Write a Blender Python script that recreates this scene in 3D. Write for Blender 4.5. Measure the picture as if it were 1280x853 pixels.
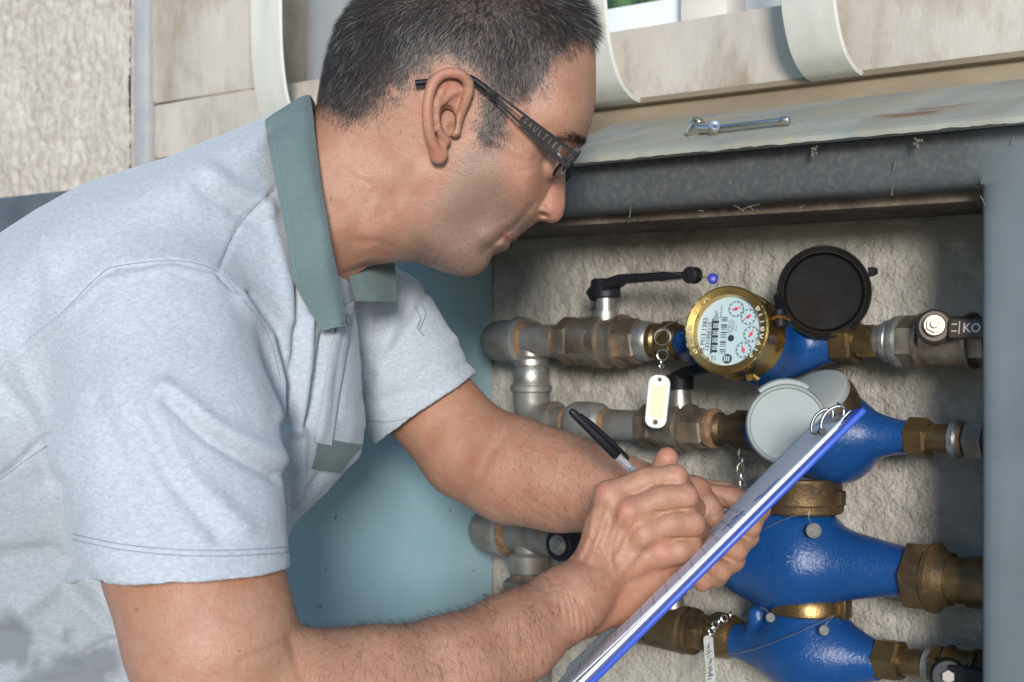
import bpy, bmesh, math, random
import numpy as np
from mathutils import Vector, Matrix
C = bpy.context.scene
R = math.radians
random.seed(7); rng = np.random.default_rng(7)
for o in list(bpy.data.objects): bpy.data.objects.remove(o)

# ---------------------------------------------------------------- camera, world, sun, exposure
CZ = 1.30                      # eye height of the photographer
FPX = 1900.0                   # focal length in photo pixels (35 mm lens)
cam = bpy.data.objects.new('camera', bpy.data.cameras.new('camera')); C.collection.objects.link(cam)
cam.location = (0, 0, CZ); cam.rotation_euler = (R(90), 0, 0)
cam.data.sensor_width = 23.6; cam.data.lens = FPX/1280*23.6
cam.data.clip_start = .05; cam.data.clip_end = 500
cam.data.dof.use_dof = True; cam.data.dof.focus_distance = 1.2; cam.data.dof.aperture_fstop = 7.1
C.camera = cam
w = bpy.data.worlds.new('World'); C.world = w; w.use_nodes = True
nt = w.node_tree; bg = nt.nodes['Background']
sky = nt.nodes.new('ShaderNodeTexSky'); sky.sky_type = 'NISHITA'; sky.sun_disc = False
SUN_EL, SUN_AZ = 9.5, 180.5    # sun stands low, right behind the photographer
sky.sun_elevation = R(SUN_EL); sky.sun_rotation = R(SUN_AZ); sky.air_density = 1.0; sky.dust_density = .1; sky.ozone_density = 3.0
nt.links.new(sky.outputs[0], bg.inputs[0]); bg.inputs[1].default_value = .15
sl = bpy.data.lights.new('sun', 'SUN'); sl.energy = 2.1; sl.angle = R(11); sl.color = (1, .975, .94)
sun = bpy.data.objects.new('sun', sl); C.collection.objects.link(sun)
az = R(SUN_AZ); sd = Vector((math.sin(az)*math.cos(R(SUN_EL)), math.cos(az)*math.cos(R(SUN_EL)), math.sin(R(SUN_EL))))
sun.rotation_euler = sd.to_track_quat('Z', 'Y').to_euler(); sun.location = (0, -2, 3)
C.view_settings.view_transform = 'Standard'; C.view_settings.look = 'None'
C.view_settings.exposure = 0.84; C.view_settings.gamma = 1.0
C.render.engine = 'CYCLES'

# ---------------------------------------------------------------- coordinates
def PX(u, v, y):               # world point seen at photo pixel (u, v) at depth y
    return np.array([(u-640)/FPX*y, y, CZ-(v-426.5)/FPX*y])
RX = np.array([.769, -.639, 0.]); NX = np.array([.639, .769, 0.]); ZX = np.array([0, 0, 1.])
OP = np.array([.217, 1.5, CZ])  # a point on the plane that holds the pipe axes
def wp(s, z, d): return OP + s*RX + d*NX + z*ZX
def ws(u, d=0.):
    k = (u-640)/FPX; return (k*(OP[1]+d*NX[1])-(OP[0]+d*NX[0]))/(RX[0]-k*RX[1])
def wy(u, d=0.): return OP[1]+ws(u, d)*RX[1]+d*NX[1]
def wz(u, v, d=0.): return -(v-426.5)/FPX*wy(u, d)
def W(u, v, d=0.): return wp(ws(u, d), wz(u, v, d), d)

# ---------------------------------------------------------------- objects
ABS = {}
def tag(o, label=None, cat=None, group=None, kind=None):
    if label: o['label'] = label
    if cat: o['category'] = cat
    if group: o['group'] = group
    if kind: o['kind'] = kind
    return o
def thing(name, loc, label, cat, group=None):
    o = bpy.data.objects.new(name, None); C.collection.objects.link(o)
    o.location = Vector(loc); o.empty_display_size = .03; ABS[o.name] = Vector(loc)
    return tag(o, label, cat, group)
def mk(name, V, Fc, mat, parent=None, smooth=40, col=None, mats=None, fm=None):
    V = np.asarray(V, dtype=float)
    c = (V.min(0)+V.max(0))/2
    me = bpy.data.meshes.new(name)
    if isinstance(Fc, np.ndarray) and Fc.ndim == 2:
        n, k = Fc.shape
        me.vertices.add(len(V)); me.vertices.foreach_set('co', (V-c).astype(np.float32).ravel())
        me.loops.add(n*k); me.loops.foreach_set('vertex_index', Fc.astype(np.int32).ravel())
        me.polygons.add(n); me.polygons.foreach_set('loop_start', np.arange(0, n*k, k, dtype=np.int32))
        me.polygons.foreach_set('loop_total', np.full(n, k, dtype=np.int32)); me.update(calc_edges=True)
    else:
        me.from_pydata([tuple(p) for p in V-c], [], [tuple(int(i) for i in f) for f in Fc]); me.update()
    if smooth is not None:
        me.polygons.foreach_set('use_smooth', [True]*len(me.polygons))
        if smooth < 180: me.set_sharp_from_angle(angle=R(smooth))
    if col is not None:
        for nm, arr in col.items():
            a = me.attributes.new(nm, 'FLOAT', 'POINT'); a.data.foreach_set('value', np.asarray(arr, dtype=np.float32))
    for m in (mats or [mat]): me.materials.append(m)
    if fm is not None: me.polygons.foreach_set('material_index', np.asarray(fm, dtype=np.int32))
    o = bpy.data.objects.new(name, me); C.collection.objects.link(o)
    ABS[o.name] = Vector(c)
    if parent is not None:
        o.parent = parent; o.location = Vector(c)-ABS[parent.name]
    else: o.location = Vector(c)
    return o

class MB:
    def __init__(s): s.v = []; s.f = []; s.m = []; s.mi = 0
    def add(s, V, Fc):
        n = len(s.v); s.v += [np.asarray(p, float) for p in V]
        s.f += [tuple(i+n for i in f) for f in Fc]; s.m += [s.mi]*len(Fc); return s
    def box(s, fn, a0, a1, b0, b1, c0, c1, bev=0., seg=2):   # fn maps (a,b,c) to world
        bm = bmesh.new(); bmesh.ops.create_cube(bm, size=1)
        for v in bm.verts:
            v.co = Vector((a0+(v.co.x+.5)*(a1-a0), b0+(v.co.y+.5)*(b1-b0), c0+(v.co.z+.5)*(c1-c0)))
        if bev: bmesh.ops.bevel(bm, geom=bm.edges[:], offset=bev, segments=seg, profile=.5, affect='EDGES')
        bm.verts.index_update()
        V = [fn(*v.co) for v in bm.verts]; Fc = [[v.index for v in f.verts] for f in bm.faces]; bm.free()
        P = np.array(V)
        # fix winding
        cen = P.mean(0); f0 = Fc[0]; nrm = np.cross(P[f0[1]]-P[f0[0]], P[f0[2]]-P[f0[0]])
        if np.dot(nrm, P[f0].mean(0)-cen) < 0: Fc = [f[::-1] for f in Fc]
        return s.add(V, Fc)
    def lathe(s, o, ax, prof, n=32, ref=None, cap=True, ph=0.):  # prof: [(t, r)]
        o = np.asarray(o, float); ax = np.asarray(ax, float); ax = ax/np.linalg.norm(ax)
        ref = np.asarray(ref if ref is not None else ((0, 0, 1) if abs(ax[2]) < .9 else (1, 0, 0)), float)
        e1 = ref-ax*np.dot(ref, ax); e1 /= np.linalg.norm(e1); e2 = np.cross(ax, e1)
        V = []; Fc = []
        for (t, r) in prof:
            for k in range(n):
                a = ph+2*math.pi*k/n; V.append(o+ax*t+r*(math.cos(a)*e1+math.sin(a)*e2))
        for i in range(len(prof)-1):
            for k in range(n):
                k2 = (k+1) % n; Fc.append((i*n+k, i*n+k2, (i+1)*n+k2, (i+1)*n+k))
        if cap: Fc.append(tuple(range(n))[::-1]); L = (len(prof)-1)*n; Fc.append(tuple(range(L, L+n)))
        if prof[-1][0] < prof[0][0]: Fc = [f[::-1] for f in Fc]
        return s.add(V, Fc)
    def tube(s, P, r, n=10, closed=False, flat=1., ref=None):
        P = [np.asarray(p, float) for p in P]; m = len(P)
        r = [r]*m if np.isscalar(r) else r
        V = []; Fc = []; e1 = None
        for i in range(m):
            if closed: t = P[(i+1) % m]-P[i-1]
            else: t = P[min(i+1, m-1)]-P[max(i-1, 0)]
            t = t/(np.linalg.norm(t)+1e-12)
            if ref is not None: e1 = np.asarray(ref, float)
            if e1 is None: e1 = np.array([0, 0, 1.]) if abs(t[2]) < .9 else np.array([1., 0, 0])
            e1 = e1-t*np.dot(e1, t); e1 /= np.linalg.norm(e1); e2 = np.cross(t, e1)
            for k in range(n):
                a = 2*math.pi*k/n; V.append(P[i]+r[i]*(math.cos(a)*e1+flat*math.sin(a)*e2))
        for i in range(m if closed else m-1):
            i2 = (i+1) % m
            for k in range(n):
                k2 = (k+1) % n; Fc.append((i*n+k, i*n+k2, i2*n+k2, i2*n+k))
        if not closed: Fc.append(tuple(range(n))[::-1]); L = (m-1)*n; Fc.append(tuple(range(L, L+n)))
        return s.add(V, Fc)
    def build(s, name, mat, parent=None, smooth=40, mats=None, **k):
        return mk(name, s.v, s.f, mat, parent, smooth, mats=mats, fm=(s.m if mats else None), **k)

def curve(pts, n=40, closed=False):      # Catmull-Rom through points
    P = np.array(pts, float); m = len(P); out = []
    segs = m if closed else m-1
    per = max(1, n//segs)
    for i in range(segs):
        if closed: p0, p1, p2, p3 = P[i-1], P[i], P[(i+1) % m], P[(i+2) % m]
        else: p0, p1, p2, p3 = P[max(i-1, 0)], P[i], P[i+1], P[min(i+2, m-1)]
        for j in range(per):
            t = j/per
            out.append(.5*((2*p1)+(-p0+p2)*t+(2*p0-5*p1+4*p2-p3)*t*t+(-p0+3*p1-3*p2+p3)*t**3))
    if not closed: out.append(P[-1])
    return np.array(out)

# ---------------------------------------------------------------- numpy noise
def _h(ix, iy, iz, seed):
    n = (ix*374761393+iy*668265263+iz*2147483647+seed*974634777) & 0xffffffff
    n = ((n ^ (n >> 13))*1274126177) & 0xffffffff
    return ((n ^ (n >> 16)) & 0xffff)/65535.
def noise(x, y, z=0., seed=0):
    x, y, z = np.broadcast_arrays(np.asarray(x, float), y, z)
    xi = np.floor(x).astype(np.int64); yi = np.floor(y).astype(np.int64); zi = np.floor(z).astype(np.int64)
    fx = x-xi; fy = y-yi; fz = z-zi
    fx = fx*fx*(3-2*fx); fy = fy*fy*(3-2*fy); fz = fz*fz*(3-2*fz); r = 0
    for a in (0, 1):
        for b in (0, 1):
            for c in (0, 1):
                r = r+_h(xi+a, yi+b, zi+c, seed)*(fx if a else 1-fx)*(fy if b else 1-fy)*(fz if c else 1-fz)
    return r*2-1
def fbm(x, y, z=0., o=4, seed=0):
    s = 0; a = 1.; f = 1.
    for i in range(o): s = s+a*noise(np.asarray(x)*f, np.asarray(y)*f, np.asarray(z)*f, seed+i*17); a *= .5; f *= 2.03
    return s

# ---------------------------------------------------------------- implicit surfaces
def nets(F, org, h):
    ins = F < 0
    a = ins.astype(np.int8)
    s8 = sum(a[i:a.shape[0]-1+i, j:a.shape[1]-1+j, k:a.shape[2]-1+k] for i in (0, 1) for j in (0, 1) for k in (0, 1))
    act = (s8 > 0) & (s8 < 8); ci = np.argwhere(act)
    idx = np.full(act.shape, -1, np.int32); idx[act] = np.arange(len(ci))
    acc = np.zeros((len(ci), 3)); cnt = np.zeros(len(ci))
    cr = [(i, j, k) for i in (0, 1) for j in (0, 1) for k in (0, 1)]
    val = {c: F[ci[:, 0]+c[0], ci[:, 1]+c[1], ci[:, 2]+c[2]] for c in cr}
    for c in cr:
        for ax in range(3):
            if c[ax] == 0:
                e = list(c); e[ax] = 1; e = tuple(e); fa, fb = val[c], val[e]
                m = (fa < 0) != (fb < 0); t = np.where(m, fa/np.where(m, fa-fb, 1), 0)
                p = np.zeros((len(ci), 3)); p[:] = c; p[:, ax] += t
                acc += p*m[:, None]; cnt += m
    V = (ci+acc/cnt[:, None])*h+np.asarray(org)
    Q = []
    for ax in range(3):
        b, c = (ax+1) % 3, (ax+2) % 3
        sl0 = [slice(None)]*3; sl1 = [slice(None)]*3; sl0[ax] = slice(0, -1); sl1[ax] = slice(1, None)
        d = ins[tuple(sl0)] != ins[tuple(sl1)]; e = np.argwhere(d)
        e = e[(e[:, b] > 0) & (e[:, c] > 0) & (e[:, b] < F.shape[b]-1) & (e[:, c] < F.shape[c]-1)]
        def cell(db, dc):
            q = e.copy(); q[:, b] += db; q[:, c] += dc; return idx[q[:, 0], q[:, 1], q[:, 2]]
        q = np.stack([cell(-1, -1), cell(0, -1), cell(0, 0), cell(-1, 0)], 1)
        fl = ins[e[:, 0], e[:, 1], e[:, 2]]; q[~fl] = q[~fl][:, ::-1]
        Q.append(q)
    Q = np.concatenate(Q); Q = Q[(Q >= 0).all(1)]
    return V, Q
def sculpt(fn, lo, hi, h, cf=4, band=2.2):
    lo = np.array(lo, float); hi = np.array(hi, float)
    nc = np.ceil((hi-lo)/(h*cf)).astype(int)+1
    hc = h*cf
    g = [lo[i]+np.arange(nc[i])*hc+hc/2-h/2 for i in range(3)]
    X, Y, Z = np.meshgrid(*g, indexing='ij')
    Fc = fn(X.ravel(), Y.ravel(), Z.ravel()).reshape(X.shape)
    near = np.abs(Fc) < hc*band
    F = np.where(Fc < 0, -1., 1.).astype(np.float32)
    for ax in range(3): F = np.repeat(F, cf, ax); near = np.repeat(near, cf, ax)
    i, j, k = np.nonzero(near); out = np.empty(len(i), np.float32)
    for a in range(0, len(i), 400000):
        b = slice(a, a+400000)
        out[b] = fn(lo[0]+i[b]*h, lo[1]+j[b]*h, lo[2]+k[b]*h)
    F[i, j, k] = out
    for ax in range(3):
        sl = [slice(None)]*3; sl[ax] = 0; F[tuple(sl)] = 1; sl[ax] = -1; F[tuple(sl)] = 1
    return nets(F, lo, h)
def smin(a, b, k):
    hh = np.clip(.5+.5*(b-a)/k, 0, 1); return b+(a-b)*hh-k*hh*(1-hh)
def smax(a, b, k): return -smin(-a, -b, k)
def cone(x, y, z, a, b, ra, rb, flat=None):     # rounded cone; flat=(dir, factor) squeezes along dir
    a = np.asarray(a, float); b = np.asarray(b, float); ab = b-a; L = np.dot(ab, ab)+1e-12
    px, py, pz = x-a[0], y-a[1], z-a[2]
    t = np.clip((px*ab[0]+py*ab[1]+pz*ab[2])/L, 0, 1)
    px = px-t*ab[0]; py = py-t*ab[1]; pz = pz-t*ab[2]
    if flat is not None:
        dd, k = flat; q = px*dd[0]+py*dd[1]+pz*dd[2]
        px = px+dd[0]*q*(k-1); py = py+dd[1]*q*(k-1); pz = pz+dd[2]*q*(k-1)
    return np.sqrt(px*px+py*py+pz*pz)-(ra+(rb-ra)*t)
def ell(x, y, z, c, r, M=None):
    px, py, pz = x-c[0], y-c[1], z-c[2]
    if M is not None:
        px, py, pz = (M[0][0]*px+M[0][1]*py+M[0][2]*pz, M[1][0]*px+M[1][1]*py+M[1][2]*pz, M[2][0]*px+M[2][1]*py+M[2][2]*pz)
    k = np.sqrt((px/r[0])**2+(py/r[1])**2+(pz/r[2])**2); return (k-1)*min(r)*(1+.5*np.clip(k-1, -1, 0)*0)
def vnormals(V, Q):
    n = np.zeros_like(V); a, b, c, d = (V[Q[:, i]] for i in range(4))
    fn = np.cross(c-a, d-b)
    for i in range(4):
        for k in range(3): n[:, k] += np.bincount(Q[:, i], fn[:, k], len(V))
    return n/(np.linalg.norm(n, axis=1)[:, None]+1e-12)
def relax(V, Q, it=1, f=.5):
    for _ in range(it):
        s = np.zeros_like(V); c = np.zeros(len(V))
        for i in range(4):
            j = (i+1) % 4
            for k in range(3):
                s[:, k] += np.bincount(Q[:, i], V[Q[:, j], k], len(V))+np.bincount(Q[:, j], V[Q[:, i], k], len(V))
            c += np.bincount(Q[:, i], minlength=len(V))+np.bincount(Q[:, j], minlength=len(V))
        V = V+(s/c[:, None]-V)*f
    return V
def dpoly(U, Vv, P, closed=False):              # distance in 2D to a polyline
    P = np.asarray(P, float); d = np.full(np.shape(U), 1e9)
    n = len(P) if closed else len(P)-1
    for i in range(n):
        a = P[i]; b = P[(i+1) % len(P)]; ab = b-a; L = np.dot(ab, ab)+1e-12
        t = np.clip(((U-a[0])*ab[0]+(Vv-a[1])*ab[1])/L, 0, 1)
        d = np.minimum(d, (U-a[0]-t*ab[0])**2+(Vv-a[1]-t*ab[1])**2)
    return np.sqrt(d)
def inpoly(U, Vv, P):
    P = np.asarray(P, float); r = np.zeros(np.shape(U), bool); n = len(P); j = n-1
    for i in range(n):
        xi, yi = P[i]; xj, yj = P[j]
        c = ((yi > Vv) != (yj > Vv)) & (U < (xj-xi)*(Vv-yi)/((yj-yi) if yj != yi else 1e-9)+xi)
        r ^= c; j = i
    return r

# ---------------------------------------------------------------- materials
def mat(name, c1, rough=.6, metal=0., c2=None, ns=20., nd=4., lo=.35, hi=.65, bump=0., bs=200., bump2=0., bs2=30.,
        c3=None, n3=8., lo3=.5, hi3=.7, spec=.5, coat=0., sss=0., rvar=0., dist=.002, stretch=None):
    m = bpy.data.materials.new(name); m.use_nodes = True; t = m.node_tree; N = t.nodes; L = t.links
    b = N['Principled BSDF']; b.inputs['Roughness'].default_value = rough; b.inputs['Metallic'].default_value = metal
    b.inputs['Specular IOR Level'].default_value = spec; b.inputs['Coat Weight'].default_value = coat
    b.inputs['Coat Roughness'].default_value = .15
    b.inputs['Base Color'].default_value = (*c1, 1)
    tc = N.new('ShaderNodeTexCoord'); co = tc.outputs['Object']
    if stretch:
        mp = N.new('ShaderNodeMapping'); mp.inputs['Scale'].default_value = stretch; L.new(co, mp.inputs[0]); co = mp.outputs[0]
    def nz(sc, det=4, rg=.6):
        n = N.new('ShaderNodeTexNoise'); n.inputs['Scale'].default_value = sc; n.inputs['Detail'].default_value = det
        n.inputs['Roughness'].default_value = rg; L.new(co, n.inputs['Vector']); return n.outputs[0]
    def ramp(x, a, bb):
        r = N.new('ShaderNodeMapRange'); r.inputs[1].default_value = a; r.inputs[2].default_value = bb
        L.new(x, r.inputs[0]); return r.outputs[0]
    def mix(fac, A, B):
        x = N.new('ShaderNodeMix'); x.data_type = 'RGBA'; L.new(fac, x.inputs[0])
        for sck, q in ((6, A), (7, B)):
            if isinstance(q, tuple): x.inputs[sck].default_value = (*q, 1)
            else: L.new(q, x.inputs[sck])
        return x.outputs[2]
    colr = None
    if c2: colr = mix(ramp(nz(ns, nd), lo, hi), c1, c2)
    if c3: colr = mix(ramp(nz(n3, 5, .65), lo3, hi3), colr if colr is not None else c1, c3)
    if colr is not None: L.new(colr, b.inputs['Base Color'])
    if rvar: 
        r = N.new('ShaderNodeMapRange'); r.inputs[1].default_value = .3; r.inputs[2].default_value = .7
        r.inputs[3].default_value = max(.02, rough-rvar); r.inputs[4].default_value = min(1, rough+rvar)
        L.new(nz(ns*1.7), r.inputs[0]); L.new(r.outputs[0], b.inputs['Roughness'])
    prev = None
    for (st, sc) in ((bump, bs), (bump2, bs2)):
        if st:
            bp = N.new('ShaderNodeBump'); bp.inputs['Strength'].default_value = st; bp.inputs['Distance'].default_value = dist
            L.new(nz(sc, 5), bp.inputs['Height'])
            if prev: L.new(prev, bp.inputs['Normal'])
            prev = bp.outputs[0]
    if prev: L.new(prev, b.inputs['Normal'])
    m['_b'] = 1
    return m
def srgb(r, g, b):
    f = lambda c: (c/255/12.92) if c/255 <= .04045 else ((c/255+.055)/1.055)**2.4
    return (f(r), f(g), f(b))
def text(name, s, M, size, mtl, parent, ext=.0003, bold=False, align='CENTER', sx=1.):
    cu = bpy.data.curves.new('t', 'FONT'); cu.body = s; cu.size = size; cu.extrude = ext
    cu.align_x = align; cu.align_y = 'CENTER'; cu.resolution_u = 3
    if bold: cu.offset = size*.02
    o = bpy.data.objects.new('t', cu); C.collection.objects.link(o)
    dg = bpy.context.evaluated_depsgraph_get(); me = bpy.data.meshes.new_from_object(o.evaluated_get(dg))
    V = np.empty(len(me.vertices)*3); me.vertices.foreach_get('co', V); V = V.reshape(-1, 3)
    Fc = [tuple(p.vertices) for p in me.polygons]
    bpy.data.objects.remove(o); bpy.data.curves.remove(cu); bpy.data.meshes.remove(me)
    V[:, 0] *= sx
    Wd = [np.array(M @ Vector(v)) for v in V]
    return mk(name, Wd, Fc, mtl, parent, smooth=None)
def basis(o, x, y, z):
    M = Matrix.Identity(4)
    for i, a in enumerate((x, y, z)):
        for k in range(3): M[k][i] = a[k]
    for k in range(3): M[k][3] = o[k]
    return M
def unit(v): v = np.asarray(v, float); return v/np.linalg.norm(v)
# ---------------------------------------------------------------- materials of the place
M = {}
M['plaster'] = mat('hammered_plaster', (.48, .44, .38), .9, c2=(.31, .275, .232), ns=9, nd=6, c3=(.54, .50, .44), n3=28, lo3=.52, hi3=.75, bump=.9, bs=240, bump2=.6, bs2=60, dist=.004)
M['rough'] = mat('roughcast', (.56, .50, .44), .95, c2=(.42, .36, .30), ns=70, nd=5, lo=.35, hi=.62, c3=(.6, .54, .46), n3=9, lo3=.5, hi3=.75, bump=.6, bs=150, bump2=.3, bs2=60, dist=.004)
M['stone'] = mat('weathered_limestone', (.56, .50, .42), .9, c2=(.42, .37, .32), ns=5, nd=6, c3=(.32, .25, .18), n3=14, lo3=.5, hi3=.72, bump=.35, bs=260, dist=.002, stretch=(1, 1, .5))
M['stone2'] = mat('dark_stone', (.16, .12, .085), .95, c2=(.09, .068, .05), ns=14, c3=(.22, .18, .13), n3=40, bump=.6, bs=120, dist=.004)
M['ledge'] = mat('tan_ledge', (.30, .235, .155), .8, c2=(.2, .15, .1), ns=14, nd=6, bump=.2, bs=150, stretch=(.4, .4, 1))
M['frame'] = mat('slate_blue_frame_paint', (.10, .118, .130), .55, c2=(.065, .078, .088), ns=11, nd=6, c3=(.2, .19, .165), n3=60, lo3=.66, hi3=.86, bump=.18, bs=220, rvar=.15)
M['jamb'] = mat('grey_frame_paint', (.155, .175, .185), .5, c2=(.12, .138, .148), ns=9, nd=6, c3=(.24, .265, .27), n3=70, lo3=.7, hi3=.85, bump=.12, bs=200, rvar=.12)
M['cover'] = mat('weathered_blue_sheet', (.40, .385, .315), .6, spec=.25, c2=(.26, .285, .27), ns=10, nd=7, lo=.4, hi=.66, c3=(.40, .33, .22), n3=12, lo3=.46, hi3=.7, bump=.25, bs=260, rvar=.15, stretch=(1, 2.2, 1))
t_ = M['cover'].node_tree; b_ = t_.nodes['Principled BSDF']; l_ = b_.inputs['Base Color'].links[0].from_socket
x_ = t_.nodes.new('ShaderNodeMix'); x_.data_type = 'RGBA'; a_ = t_.nodes.new('ShaderNodeAttribute'); a_.attribute_name = 'rust'
t_.links.new(a_.outputs['Fac'], x_.inputs[0]); t_.links.new(l_, x_.inputs[6]); x_.inputs[7].default_value = (.20, .085, .04, 1); t_.links.new(x_.outputs[2], b_.inputs['Base Color'])
M['rust'] = mat('rust', (.17, .065, .03), .9, c2=(.28, .12, .05), ns=60, c3=(.09, .045, .03), n3=25, bump=.6, bs=400)
M['door'] = mat('light_blue_paint', (.345, .51, .56), .6, c2=(.29, .45, .50), ns=5, nd=6, c3=(.25, .375, .40), n3=3, lo3=.5, hi3=.85, bump=.06, bs=150, rvar=.1)
M['door_chip'] = mat('paint_chip', (.09, .15, .17), .8)
M['whitebar'] = mat('cream_white_bar_paint', (.62, .595, .52), .6, spec=.25, c2=(.52, .50, .44), ns=12, nd=5, bump=.1, bs=200, stretch=(3, 3, .5))
M['barrim'] = mat('pale_blue_bar_edge', (.52, .62, .64), .5)
M['strip'] = mat('grey_conduit', (.43, .42, .39), .6, c2=(.34, .35, .36), ns=20)
M['winframe'] = mat('white_window_frame', (.72, .72, .72), .35)
M['glassw'] = mat('window_glass', (.02, .05, .015), .12, c2=(.09, .16, .05), ns=45, nd=3, lo=.45, hi=.6, spec=.6)  # green mottle paints the foliage reflected in the panes
M['shutter'] = mat('grey_shutter', (.33, .34, .34), .6, c2=(.28, .29, .3), ns=18)
M['leaf'] = mat('leaf_green', (.05, .12, .03), .6, c2=(.10, .18, .05), ns=8)
M['soil'] = mat('paving', (.50, .47, .43), .9, c2=(.42, .39, .35), ns=4, bump=.3, bs=60)
M['dirt'] = mat('dry_dirt', (.13, .10, .075), .95, c2=(.2, .17, .13), ns=120, bump=.8, bs=500)
M['straw'] = mat('dry_straw', (.20, .17, .12), .8)
DF = -.09      # front plane of the cabinet
DB = .072       # back wall of the niche
# ground
mk('ground', [(-60, -60, 0), (60, -60, 0), (60, 60, 0), (-60, 60, 0)], [(0, 1, 2, 3)], M['soil'], None, None)['kind'] = 'structure'
# niche back wall: real relief
def relief(name, s0, s1, z0, z1, d, step, amp, fq, m, label=None, cat=None, seed=1, thick=.05, struct=False, holes=False):
    ns_ = int((s1-s0)/step)+1; nz_ = int((z1-z0)/step)+1
    S, Z = np.meshgrid(np.linspace(s0, s1, ns_), np.linspace(z0, z1, nz_), indexing='ij')
    wx_ = S+.006*noise(S*40, Z*40, seed=3); wz_ = Z+.006*noise(S*40+9, Z*40, seed=5)
    D = fbm(wx_*fq, wz_*fq, o=3, seed=seed)
    Dd = d-amp*(1-np.abs(D))*1.0+amp*.8*noise(S*11, Z*11, seed=seed+5)
    P = OP+S[..., None]*RX+Dd[..., None]*NX+Z[..., None]*ZX
    i = np.arange(ns_*nz_).reshape(ns_, nz_)
    Q = np.stack([i[:-1, :-1], i[1:, :-1], i[1:, 1:], i[:-1, 1:]], -1).reshape(-1, 4)
    V = P.reshape(-1, 3); n0 = len(V)
    bk = [wp(s0, z0, d+thick), wp(s1, z0, d+thick), wp(s1, z1, d+thick), wp(s0, z1, d+thick)]
    V = np.vstack([V, bk]); Qb = [[n0+3, n0+2, n0+1, n0]]
    e = [(i[0, 0], i[-1, 0]), (i[-1, 0], i[-1, -1]), (i[-1, -1], i[0, -1]), (i[0, -1], i[0, 0])]
    for k, (a, b) in enumerate(e): Qb.append([n0+k, n0+(k+1) % 4, b, a])
    Q = np.vstack([Q, Qb])
    o = mk(name, V, Q, m, None, 180)
    if struct: o['kind'] = 'structure'
    tag(o, label, cat); return o
sL = ws(620, DB)
relief('niche_back_wall', sL-.02, .75, -.75, .16, DB, .0028, .0028, 62, M['plaster'], struct=True, seed=11)
# niche ceiling of dark stone
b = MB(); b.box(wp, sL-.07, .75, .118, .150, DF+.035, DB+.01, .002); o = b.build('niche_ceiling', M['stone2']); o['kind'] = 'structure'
# cabinet: frame, lintel, sloping cover, open door leaf
cab = thing('meter_cabinet', wp(0, -1.2, DF), 'slate-blue steel meter cabinet with open front and weathered sloping top', 'cabinet')
zl = wz(1000, 178, DF-.01)
zb = wz(950, 252, DF)
sJ = ws(1224, DF)
# one welded L-shaped front: lintel and right post, edges rolled back
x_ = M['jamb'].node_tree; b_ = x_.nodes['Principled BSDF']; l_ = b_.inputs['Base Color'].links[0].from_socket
y_ = x_.nodes.new('ShaderNodeMix'); y_.data_type = 'RGBA'; a_ = x_.nodes.new('ShaderNodeAttribute'); a_.attribute_name = 'grime_shade'; x_.links.new(a_.outputs['Fac'], y_.inputs[0]); x_.links.new(l_, y_.inputs[6])
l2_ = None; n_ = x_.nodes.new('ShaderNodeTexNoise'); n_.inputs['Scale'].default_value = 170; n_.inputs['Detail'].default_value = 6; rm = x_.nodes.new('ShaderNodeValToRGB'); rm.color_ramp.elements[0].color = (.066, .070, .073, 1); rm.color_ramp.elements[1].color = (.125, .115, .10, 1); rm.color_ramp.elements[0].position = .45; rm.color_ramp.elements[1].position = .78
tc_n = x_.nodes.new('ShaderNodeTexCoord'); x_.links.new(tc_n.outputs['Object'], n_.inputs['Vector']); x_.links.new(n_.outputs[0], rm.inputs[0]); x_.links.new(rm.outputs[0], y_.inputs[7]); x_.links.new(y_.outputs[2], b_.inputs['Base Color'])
sg = sorted(set([sL-.062, sL-.056]+list(np.arange(sL-.04, sJ-.012, .008))+[sJ-.001, sJ+.0015, sJ+.005, sJ+.011]+list(np.arange(sJ+.02, sJ+.35, .015))))
zg = sorted(set([-.8, -.79]+list(np.arange(-.77, zb-.012, .02))+[zb, zb+.002, zb+.006, zb+.012]+list(np.arange(zb+.018, zl-.006, .006))+[zl-.002]))
iJ = sg.index(sJ-.001); iz = zg.index(zb)
V = []; GR = []; ID = {}
def inL(i, j): return 0 <= i < len(sg)-1 and 0 <= j < len(zg)-1 and (i >= iJ or j >= iz)
for i, s_ in enumerate(sg):
    for j, z_ in enumerate(zg):
        if i < iJ and j < iz: continue
        dz = (z_-zb) if i <= iJ else 9; ds = (s_-sg[iJ]) if j <= iz else 9; r_ = .012; q = min(dz, ds) if (i <= iJ or j <= iz) else math.hypot(0, 9)
        if i > iJ and j > iz: q = 9.
        back = r_-math.sqrt(max(0, r_*r_-max(0, r_-q)**2)) if q < r_ else 0
        ID[i, j] = len(V); V.append(wp(s_, z_, DF-.001+back+.0006*noise(s_*14, z_*14, seed=2)))
        GR.append(float(np.clip(1-(s_-sJ+.015)/.045, 0, 1)*np.clip((z_-zb+.03)/.03, 0, 1))*.95 if j > iz-3 else .0)  # lintel darkened: dirt plus painted shade from the cover above
Fc = [(ID[i, j], ID[i+1, j], ID[i+1, j+1], ID[i, j+1]) for i in range(len(sg)-1) for j in range(len(zg)-1) if inL(i, j)]
nV = len(V); V += [p+NX*.034 for p in V]; GR += GR
ed = {}
for f in Fc:
    for k_ in range(4): ed[(f[k_], f[(k_+1) % 4])] = 1
Fc += [(b2, a2, a2+nV, b2+nV) for (a2, b2) in list(ed) if (b2, a2) not in ed]
mk('front_frame', V, Fc, M['jamb'], cab, 50, col={'grime_shade': GR})
b = MB(); b.box(wp, sJ+.030, sJ+.033, -.80, zb, DF+.034, DB, .0); b.build('side_lining', M['frame'], cab)
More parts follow.
